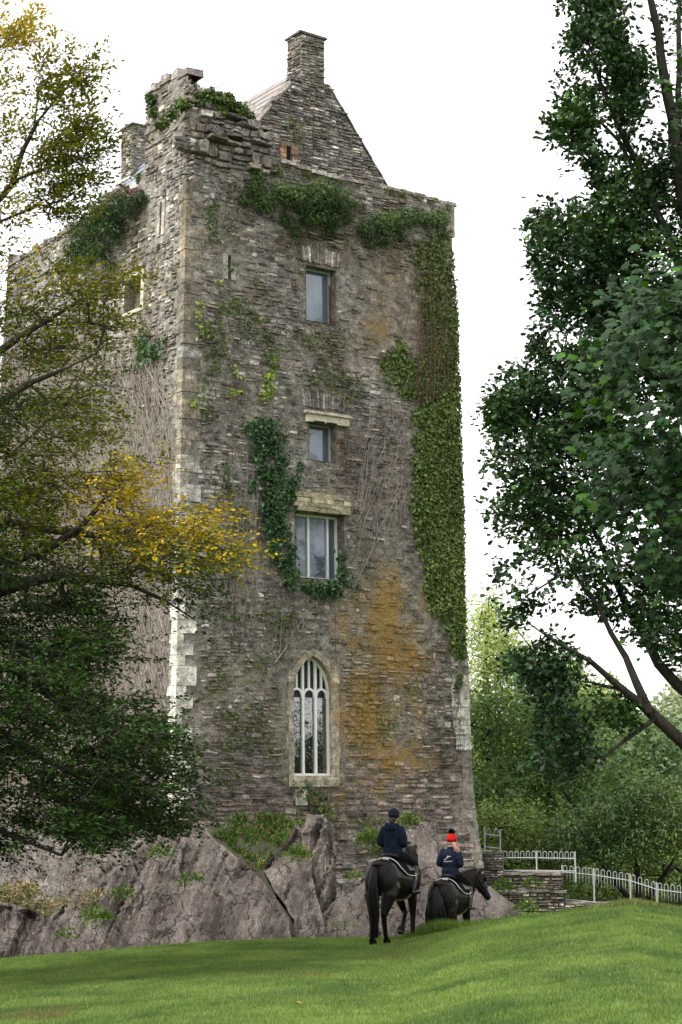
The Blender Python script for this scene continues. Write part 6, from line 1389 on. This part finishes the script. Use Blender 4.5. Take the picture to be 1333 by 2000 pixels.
def saddle(label, hz, loc, tear):
    """saddle thing in the horse's own frame"""
    t = thing('saddle', label, 'saddle'); t.location = hz.location; t.rotation_euler = hz.rotation_euler; t.scale = hz.scale
    def skin(x, a, d):      # point on the barrel, a measured from the top
        zc, hy, hzz = interp_sec(BODY, x); zt = .02 if x > .2 else 0
        return np.array([x, (hy + d) * math.sin(a), zc + zt + (hzz + d) * math.cos(a)])
    xs_ = np.linspace(-.36, .30, 9); as_ = np.radians(np.linspace(-78, 78, 25))
    def amax(x): return 1.0 - .25 * max(0, (-x - .12) / .24) ** 2
    V = np.array([[skin(x, a * amax(x), .022) for a in as_] for x in xs_]).reshape(-1, 3); I = np.arange(9 * 25).reshape(9, 25)
    obj_np('saddle_pad', V, np.stack([I[:-1, :-1], I[:-1, 1:], I[1:, 1:], I[1:, :-1]], -1).reshape(-1, 4), M_pad, t, None, True)
    b_ = MB(); b_.tube([skin(-.365, a * amax(-.36), .03) for a in as_], .0085, 6); 
    for sg in (0, -1): b_.tube([skin(x, as_[sg] * amax(x), .03) for x in xs_], .0085, 6)
    b_.build('piping', M_white, t, True)
    s_ = MB(); rings = []
    for x, hy, hh, up in ((-.26, .10, .03, .075), (-.23, .17, .06, .07), (-.12, .17, .05, .035), (.02, .13, .045, .03), (.14, .11, .05, .05), (.20, .07, .05, .08), (.23, .03, .02, .09)):
        zc, hy0, hz0 = interp_sec(BODY, x); rings.append(ell(x, zc + hz0 + up, hy, hh, 14))
    s_.loft(rings)
    s_.build('saddle_seat', M_leather, t, True)
    for sg in (-1, 1):
        f_ = MB(); P = []
        for k, a in enumerate(np.radians(np.linspace(18, 64, 7))):
            for x in (-.12, .0, .12, .22): P.append(skin(x + .05 * k / 6, sg * a, .04))
        I = np.arange(28).reshape(7, 4); f_.add(np.array(P), [tuple(q) for q in np.stack([I[:-1, :-1], I[:-1, 1:], I[1:, 1:], I[1:, :-1]], -1).reshape(-1, 4)]); f_.build('saddle_flap', M_leather, t, True)
        st_ = MB(); a0 = skin(.08, sg * .9, .05); e = np.array([.20, sg * .375, tear]); st_.tube([a0, e + np.array([0, 0, .16])], .011, 5)
        th = np.linspace(0, 2 * math.pi, 13); st_.tube([e + np.array([.0, math.sin(q) * .06, .065 + math.cos(q) * .085]) for q in th], .009, 5); st_.build('stirrup', M_leather, t)
    g_ = MB(); g_.tube([skin(.17, a, .016) for a in np.radians(np.linspace(70, 290, 24))], .022, 6); g_.build('girth', M_strap, t, True)
    bd = MB(); zc, hy0, hz0 = interp_sec(BODY, -.31); bd.box((-.375, -.06, zc + hz0 - .005), (-.36, .06, zc + hz0 + .045)); bd.build('badge', M_white, t)
    return t
def rider(label, hz, seat, s, jacket, hat, hairm, knee, ankle, lean=0.0, look=0.0):
    t = thing('person', label, 'person'); t.location = hz.location; t.rotation_euler = hz.rotation_euler; t.scale = hz.scale
    T = lambda p: np.array([p[0] * s + seat[0], p[1] * s, p[2] * s + seat[1]])
    ch = lambda b_, pts, n=12: chain(b_, [(*T(p[:3]), p[3] * s) for p in pts], n)
    ball = lambda b_, c, r_: b_.ball(T(c), np.array(r_) * s, 16, 11)
    hx = .06 + lean; hd = np.array([hx, 0, .80]); hz_ = .12
    hands = [np.array([.33, sg * .075, .24]) for sg in (-1, 1)]
    b_ = MB(); ball(b_, (0, 0, .10), (.15, .17, .13)); ball(b_, (.0, 0, .28), (.115, .14, .16)); ball(b_, (.01 + lean * .5, 0, .46), (.115, .165, .15))
    ch(b_, [(.01 + lean * .6, 0, .56, .08), (.03 + lean, 0, .68, .052), (.045 + lean, 0, .74, .05)]); ball(b_, hd, (.098, .078, .118)); ball(b_, hd + np.array([.03, 0, -.05]), (.07, .062, .075))
    b_.tube([T(hd + np.array([.085, 0, .02])), T(hd + np.array([.118, 0, -.025])), T(hd + np.array([.09, 0, -.035]))], np.array([.010, .016, .012]) * s, 6)
    for sg in (-1, 1):
        ball(b_, hd + np.array([-.005, sg * .08, -.015]), (.02, .012, .032)); ball(b_, hd + np.array([.086, sg * .034, .012]), (.014, .017, .012))
        ch(b_, [(.0 + lean * .5, sg * .175, .55, .062), (-.03, sg * .245, .30, .046), (hands[(sg + 1) // 2][0] - .08, sg * .10, .25, .033)])
        ch(b_, [(.02, sg * .09, .07, .095), (knee[0], sg * knee[1], knee[2], .064), (ankle[0], sg * ankle[1], ankle[2], .034)])
        h = hands[(sg + 1) // 2]; ball(b_, h + np.array([-.02, 0, 0]), (.05, .022, .042))
        for k in range(4):
            f0 = h + np.array([.02, sg * .005, .028 - .019 * k]); L_ = (.036, .042, .040, .030)[k]
            ch(b_, [(*f0, .0095), (*(f0 + np.array([L_, -sg * .004, -.004])), .009), (*(f0 + np.array([L_ * .95, -sg * .03, -.008])), .008), (*(f0 + np.array([L_ * .35, -sg * .034, -.008])), .007)], 6)
        ch(b_, [(*(h + np.array([-.02, -sg * .012, .035])), .011), (*(h + np.array([.015, -sg * .028, .048])), .0095), (*(h + np.array([.042, -sg * .026, .038])), .008)], 6)
    fuse('body', b_, M_skin, t, .0085, 3)
    l_ = MB()
    ball(l_, (0, 0, .09), (.165, .185, .13))
    for sg in (-1, 1):
        ch(l_, [(.02, sg * .095, .07, .112), (knee[0] * .5, sg * (knee[1] * .55 + .05), (knee[2] + .07) * .5 + .01, .098), (knee[0], sg * knee[1], knee[2], .074), (knee[0] + (ankle[0] - knee[0]) * .3, sg * (knee[1] + (ankle[1] - knee[1]) * .3), knee[2] + (ankle[2] - knee[2]) * .3, .066)])
        k1 = np.array([knee[0], sg * knee[1], knee[2]]); a1 = np.array([ankle[0], sg * ankle[1], ankle[2]]); m1 = k1 + (a1 - k1) * .12; m2 = k1 + (a1 - k1) * .4
        b2 = MB(); ch(b2, [(*m1, .072), (*m2, .072), (*a1, .050), (*(a1 + np.array([.02, 0, -.055])), .047)]); ch(b2, [(*(a1 + np.array([-.03, 0, -.06])), .042), (*(a1 + np.array([.09, sg * .02, -.06])), .043), (*(a1 + np.array([.19, sg * .04, -.062])), .034)]); fuse('boot', b2, M_boot, t, .012 * s, 2)
    fuse('breeches', l_, M_breech, t, .014 * s, 3)
    j = MB(); ball(j, (-.01, 0, .14), (.168, .192, .13)); ball(j, (-.01, 0, .30), (.150, .178, .17)); ball(j, (-.005 + lean * .4, 0, .46), (.148, .205, .155)); ball(j, (lean * .6, 0, .56), (.09, .13, .07))
    rings = []
    for z, ax_, by in ((.06, .172, .200), (.14, .166, .192), (.28, .15, .172), (.42, .148, .200), (.53, .118, .19), (.60, .07, .09)):
        th = np.arange(20) / 20 * 2 * math.pi; w_ = 1 + .05 * np.sin(th * 5 + z * 30); rings.append(np.array([T((math.cos(q) * ax_ * k + lean * z - .005, math.sin(q) * by * k, z)) for q, k in zip(th, w_)]))
    j.loft(rings)
    for sg in (-1, 1): ch(j, [(lean * .5, sg * .165, .545, .080), (-.02, sg * .225, .42, .074), (-.035, sg * .25, .30, .068), (.06, sg * .205, .265, .058), (.22, sg * .115, .25, .046)])
    if hat == 'helmet':      # hood lying on the back of the hoodie
        ball(j, (-.09, 0, .575), (.085, .14, .075)); ch(j, [(-.02, -.10, .63, .04), (-.09, -.08, .63, .045), (-.12, 0, .62, .045), (-.09, .08, .63, .045), (-.02, .10, .63, .04)])
    else: ch(j, [(.02 + lean, -.06, .62, .035), (-.045 + lean, 0, .635, .035), (.02 + lean, .06, .62, .035)])
    jo = fuse('jacket' if hat != 'helmet' else 'hooded_top', j, jacket, t, .012 * s, 2)
    if hat == 'helmet':
        h = MB(); ball(h, hd + np.array([-.012, 0, .035]), (.128, .108, .115)); fuse_ = h.build('helmet', M_helm, t, True)
        bm_ = MB(); th = np.linspace(-1.1, 1.1, 11); P = [T(hd + np.array([.10 + .07 * math.cos(q), .10 * math.sin(q), .035 - .01 * math.cos(q)])) for q in th]; P2_ = [T(hd + np.array([.09, .10 * math.sin(q), .05])) for q in th]
        bm_.add(np.array(P + P2_), [(i, i + 1, 12 + i, 11 + i) for i in range(10)]); bm_.build('peak', M_helm, fuse_)
        bd = MB(); th = np.linspace(0, 2 * math.pi, 25); bd.tube([T(hd + np.array([-.012 + .130 * math.cos(q), .110 * math.sin(q), .03])) for q in th], .007 * s, 5, cap=False); bd.build('band', M_leather, fuse_)
        hr = MB(); ball(hr, hd + np.array([-.075, 0, -.065]), (.06, .08, .062)); ball(hr, hd + np.array([-.105, 0, -.10]), (.045, .055, .045)); hr.build('hair', M_hairb, t, True)
    else:
        h = MB(); rings = []
        for z, r_ in ((-.045, .103), (-.02, .110), (-.019, .116), (.035, .122), (.04, .117), (.09, .105), (.135, .07), (.155, .02)):
            th = np.arange(28) / 28 * 2 * math.pi; k = 1 + .018 * np.cos(th * 14); rings.append(np.array([T(hd + np.array([math.cos(q) * r_ * kk - .01, math.sin(q) * r_ * .92 * kk, z])) for q, kk in zip(th, k)]))
        h.loft(rings); ht = h.build('knitted_hat', M_red, t, True)
        pm = MB(); rg = np.random.default_rng(4)
        for k in range(260):
            dr = nrm(rg.standard_normal(3)); c = T(hd + np.array([-.02, 0, .175])); pm.tube([c, c + dr * .068 * s * (.8 + .35 * rg.random())], [.009 * s, .006 * s], 4, cap=False)
        pm.build('pompom', M_pom, ht, kind='stuff')
        hr = MB(); rg = np.random.default_rng(5); ball(hr, hd + np.array([-.06, 0, -.06]), (.05, .075, .05))
        for k in range(70):
            a_ = rg.standard_normal(2) * .018; P = [hd + np.array([-.07, -.06, -.03]), hd + np.array([-.10 + a_[0], -.10 + a_[1], -.10]), hd + np.array([-.10 + a_[0] * 1.6, -.165 + a_[1] * 1.4, -.20]), hd + np.array([-.08 + a_[0] * 1.4, -.215 + a_[1], -.31 - .05 * rg.random()])]
            hr.tube([T(p) for p in P], np.array([.012, .012, .010, .003]) * s, 4, cap=False)
        hr.build('hair', M_hairf, t, True)
        # white emblem and line of script on the back of the jacket
        from mathutils.bvhtree import BVHTree
        me = jo.data; bv = BVHTree.FromPolygons([v.co.copy() for v in me.vertices], [tuple(p.vertices) for p in me.polygons])
        def on_back(y, z):
            o = T((-.6, y, z)); r_ = bv.ray_cast(Vector(o), Vector((1, 0, 0))); return np.array(r_[0]) + np.array([-.004, 0, 0]) if r_[0] else T((-.16, y, z))
        def patch(pts): V = [on_back(y, z) for y, z in pts]; return V
        em = MB()
        up_ = [(-.075 + .15 * f, .385 + .055 * math.sin(f * math.pi * .9) + .05 * f) for f in np.linspace(0, 1, 9)]; lo_ = [(y, z - .028 * math.sin(math.pi * (i / 8) ** .8) - .002) for i, (y, z) in enumerate(up_)]
        up_ = [(-y, z) for y, z in up_]; lo_ = [(-y, z) for y, z in lo_]
        V = patch(up_) + patch(lo_); em.add(np.array(V), [(i, i + 1, 10 + i, 9 + i) for i in range(8)])
        em.add(np.array(patch([(-.005, .455), (.02, .452), (.03, .485)])), [(0, 1, 2)]); em.add(np.array(patch([(.07, .39), (.11, .40), (.085, .372), (.095, .345)])), [(0, 1, 2, 3)])
        em.build('emblem', M_white, jo)
        sc_ = MB(); P = [on_back(.10 - .2 * f, .345 + .009 * math.sin(f * 34) + .012 * f) for f in np.linspace(0, 1, 40)]; sc_.tube(P, .0042, 4)
        sc_.build('lettering', M_white, jo)
    return t
LEGS1 = [('h', 1, [(-.66, 0, .60, .068), (-.60, 0, .50, .055), (-.66, 0, .18, .044), (-.62, 0, .075, .042)]), ('h', -1, [(-.70, .03, .58, .068), (-.66, .05, .50, .055), (-.56, .07, .20, .044), (-.50, .07, .075, .042)]),
         ('f', 1, [(.62, -.03, .58, .062), (.63, -.06, .52, .055), (.42, -.11, .34, .042), (.34, -.12, .24, .040)]), ('f', -1, [(.50, 0, .50, .060), (.50, 0, .45, .055), (.49, 0, .17, .042), (.54, 0, .075, .042)])]
LEGS2 = [('h', 1, [(-.70, 0, .56, .07), (-.70, 0, .18, .048), (-.64, 0, .075, .046)]), ('h', -1, [(-.62, 0, .56, .07), (-.60, 0, .18, .048), (-.54, 0, .075, .046)]),
         ('f', 1, [(.50, 0, .48, .062), (.48, 0, .17, .046), (.53, 0, .075, .046)]), ('f', -1, [(.56, 0, .48, .062), (.60, 0, .18, .046), (.66, 0, .08, .046)])]
hd1 = math.radians(27); fw1 = np.array([math.sin(hd1), math.cos(hd1)]); rt1 = np.array([math.cos(hd1), -math.sin(hd1)])
pb = at(741, 1856, 31.8)[:2]; o1 = pb + fw1 * .63
g1 = float(ground(pb[0], pb[1])) - .01
h1 = horse('horse', 'larger glossy black horse walking away with one forefoot lifted', (o1[0], o1[1], g1), hd1, .955, LEGS1, None, (.66, .25, -.71), M_coat, .105, False, 1, (1.03, .13, 1.60))
saddle('black saddle with white piped pad on the larger horse', h1, (0, 0), .80)
rider('person in a navy hooded top and dark riding helmet on the larger horse', h1, (-.06, 1.535), .985, M_navy, 'helmet', M_hairb, (.36, .285, -.10), (.17, .345, -.55))
hd2 = math.radians(25); fw2 = np.array([math.sin(hd2), math.cos(hd2)])
pb2 = at(862, 1858, 33.0)[:2]; o2 = pb2 + fw2 * .53; g2 = float(ground(o2[0], o2[1]))
g2 = 3 - (1858 - 1520) / 3540 * 33.0
h2 = horse('pony', 'smaller shaggy black pony with a thick tail half hidden by the lawn rise', (o2[0], o2[1], g2), hd2, .86, LEGS2, None, (.30, -.42, -.85), M_coat2, .24, True, 2, (.86, -.22, 1.60))
saddle('dark saddle with white piped pad on the pony', h2, (0, 0), .78)
rider('person in a navy jacket with white emblem and a red bobble hat on the pony', h2, (-.04, 1.565), .99, M_navy2, 'bobble', M_hairf, (.36, .285, -.16), (.20, .36, -.58), .03)

# ------------------------------------------------------------------ grass
rg = np.random.default_rng(95)
def blades(n, y0, y1, x0f, x1f, hgt, wid, rg, dens=None):
    y = y0 + (y1 - y0) * rg.random(n) ** 1.0; px = x0f + (x1f - x0f) * rg.random(n); x = (px - CX) / 3540 * y; return x, y, px
def make_blades(x, y, h, wd, lean, rg):
    n = len(x); z = ground(x, y); a = rg.random(n) * 2 * math.pi; ux, uy = np.cos(a), np.sin(a); l_ = lean * rg.random(n) * h; b = rg.random(n) * 2 * math.pi
    p0 = np.stack([x - ux * wd / 2, y - uy * wd / 2, z - .01], 1); p1 = np.stack([x + ux * wd / 2, y + uy * wd / 2, z - .01], 1); p2 = np.stack([x + np.cos(b) * l_, y + np.sin(b) * l_, z + h], 1)
    return np.stack([p0, p1, p2], 1).reshape(-1, 3)
N = 960000
y = 11.5 + 22.8 * rg.random(N) ** .85; px_ = np.where(rg.random(N) < .8, -90 + 1520 * rg.random(N), -420 + 2350 * rg.random(N)); x = (px_ - CX) / 3540 * y
C = np.interp(px_, E_px, E_Y); k = y < C + .8; x, y, px_ = x[k], y[k], px_[k]; n = len(x)
pq = np.stack([x, y], 1); pat = fbm(pq, .8, 3, 4); pat2 = fbm(pq, 4.5, 5, 3)
h = (.022 + .030 * rg.random(n)) * (.6 + .9 * pat2)
Vg = make_blades(x, y, h, .008 + .005 * rg.random(n), .9, rg)
cg = (np.array([.068, .132, .034]) + (np.array([.180, .272, .066]) - np.array([.068, .132, .034])) * np.clip(2.5 * (.62 * pat + .38 * pat2) - .75, 0, 1)[:, None]) * (.6 + .8 * rg.random((n, 1)))
st_ = rg.random((n, 1)) < .05; cg = np.where(st_, np.array([.20, .19, .07]) * (.6 + .6 * rg.random((n, 1))), cg)
dirt = np.exp(-((px_ - 95) / 70) ** 2 - ((y - 20.3) / .9) ** 2) + .7 * np.exp(-((px_ - 600) / 90) ** 2 - ((y - 25.) / .5) ** 2) + .6 * np.exp(-((px_ - 780) / 60) ** 2 - ((y - 28.5) / .8) ** 2); dm = rg.random(n) < dirt * (pat2 + .1); cg[dm] = np.array([.17, .13, .06]) * (.5 + .7 * rg.random((dm.sum(), 1)))
M_grass = mat_leaf('grass_blade', .3, .25, .55)
tag(obj_np('grass', Vg, np.arange(3 * n).reshape(n, 3), M_grass, None, {'tint': np.repeat(cg, 3, 0)}), kind='stuff')
# longer unmown grass along the crest
N = 42000; px_ = np.concatenate([780 + 620 * rg.random(N), -60 + 880 * rg.random(N // 4)]); C = np.interp(px_, E_px, E_Y); y = C - .6 + 1.3 * rg.random(len(px_)); x = (px_ - CX) / 3540 * y
cl = fbm(np.stack([x, y], 1), 1.6, 8, 3); wt = np.where(px_ > 790, np.exp(-((px_ - 850) / 40) ** 2) + .9 * np.exp(-((px_ - 1225) / 60) ** 2) + .32, .16); k = rg.random(len(px_)) < wt * (.3 + 1.3 * np.clip(cl - .25, 0, 1)); x, y, px_ = x[k], y[k], px_[k]; n = len(x)
h = (.05 + .13 * rg.random(n) ** 1.5) * np.where(px_ > 790, .55 + .9 * np.exp(-((px_ - 850) / 45) ** 2) + .25 * np.exp(-((px_ - 1230) / 60) ** 2), .55)
Vg = make_blades(x, y, h, .010 + .006 * rg.random(n), .8, rg); cg = np.array([.075, .135, .02]) * (.6 + .8 * rg.random((n, 1))); s2 = rg.random((n, 1)) < np.where(px_ > 1140, .4, .08)[:, None]; cg = np.where(s2, np.array([.24, .22, .10]) * (.6 + .6 * rg.random((n, 1))), cg)
tag(obj_np('long_grass', Vg, np.arange(3 * n).reshape(n, 3), M_grass, None, {'tint': np.repeat(cg, 3, 0)}), kind='stuff')
# a few fallen leaves on the lawn
lf = mesh_np('fallen_leaf', leaf_shape('beech') * np.array([1, 1, 2.0]), np.arange(6)[None], M_leaf, {'tint': np.tile(np.array([.34, .22, .05]), (6, 1))})
for (x_, y_) in ((460, 1898), (510, 1882), (350, 1935), (190, 1933), (53, 1964), (620, 1915), (280, 1905), (590, 1965), (780, 1950), (120, 1905)):
    lo_, hi_ = 12.0, 33.0
    for _ in range(40):
        m_ = (lo_ + hi_) / 2; p = at(x_, y_, m_)
        if p[2] > float(ground(p[0], p[1])): lo_ = m_
        else: hi_ = m_
    o = bpy.data.objects.new('fallen_leaf', lf); link(o); o.location = p + np.array([0, 0, .025]); o.rotation_euler = (rg.random() * .6 - .3, rg.random() * .6 - .3, rg.random() * 6); k = .07 + .04 * rg.random(); o.scale = (k, k, k)
    tag(o, 'small yellowed leaf lying on the mown grass', 'leaf', 'fallen leaves on the lawn')
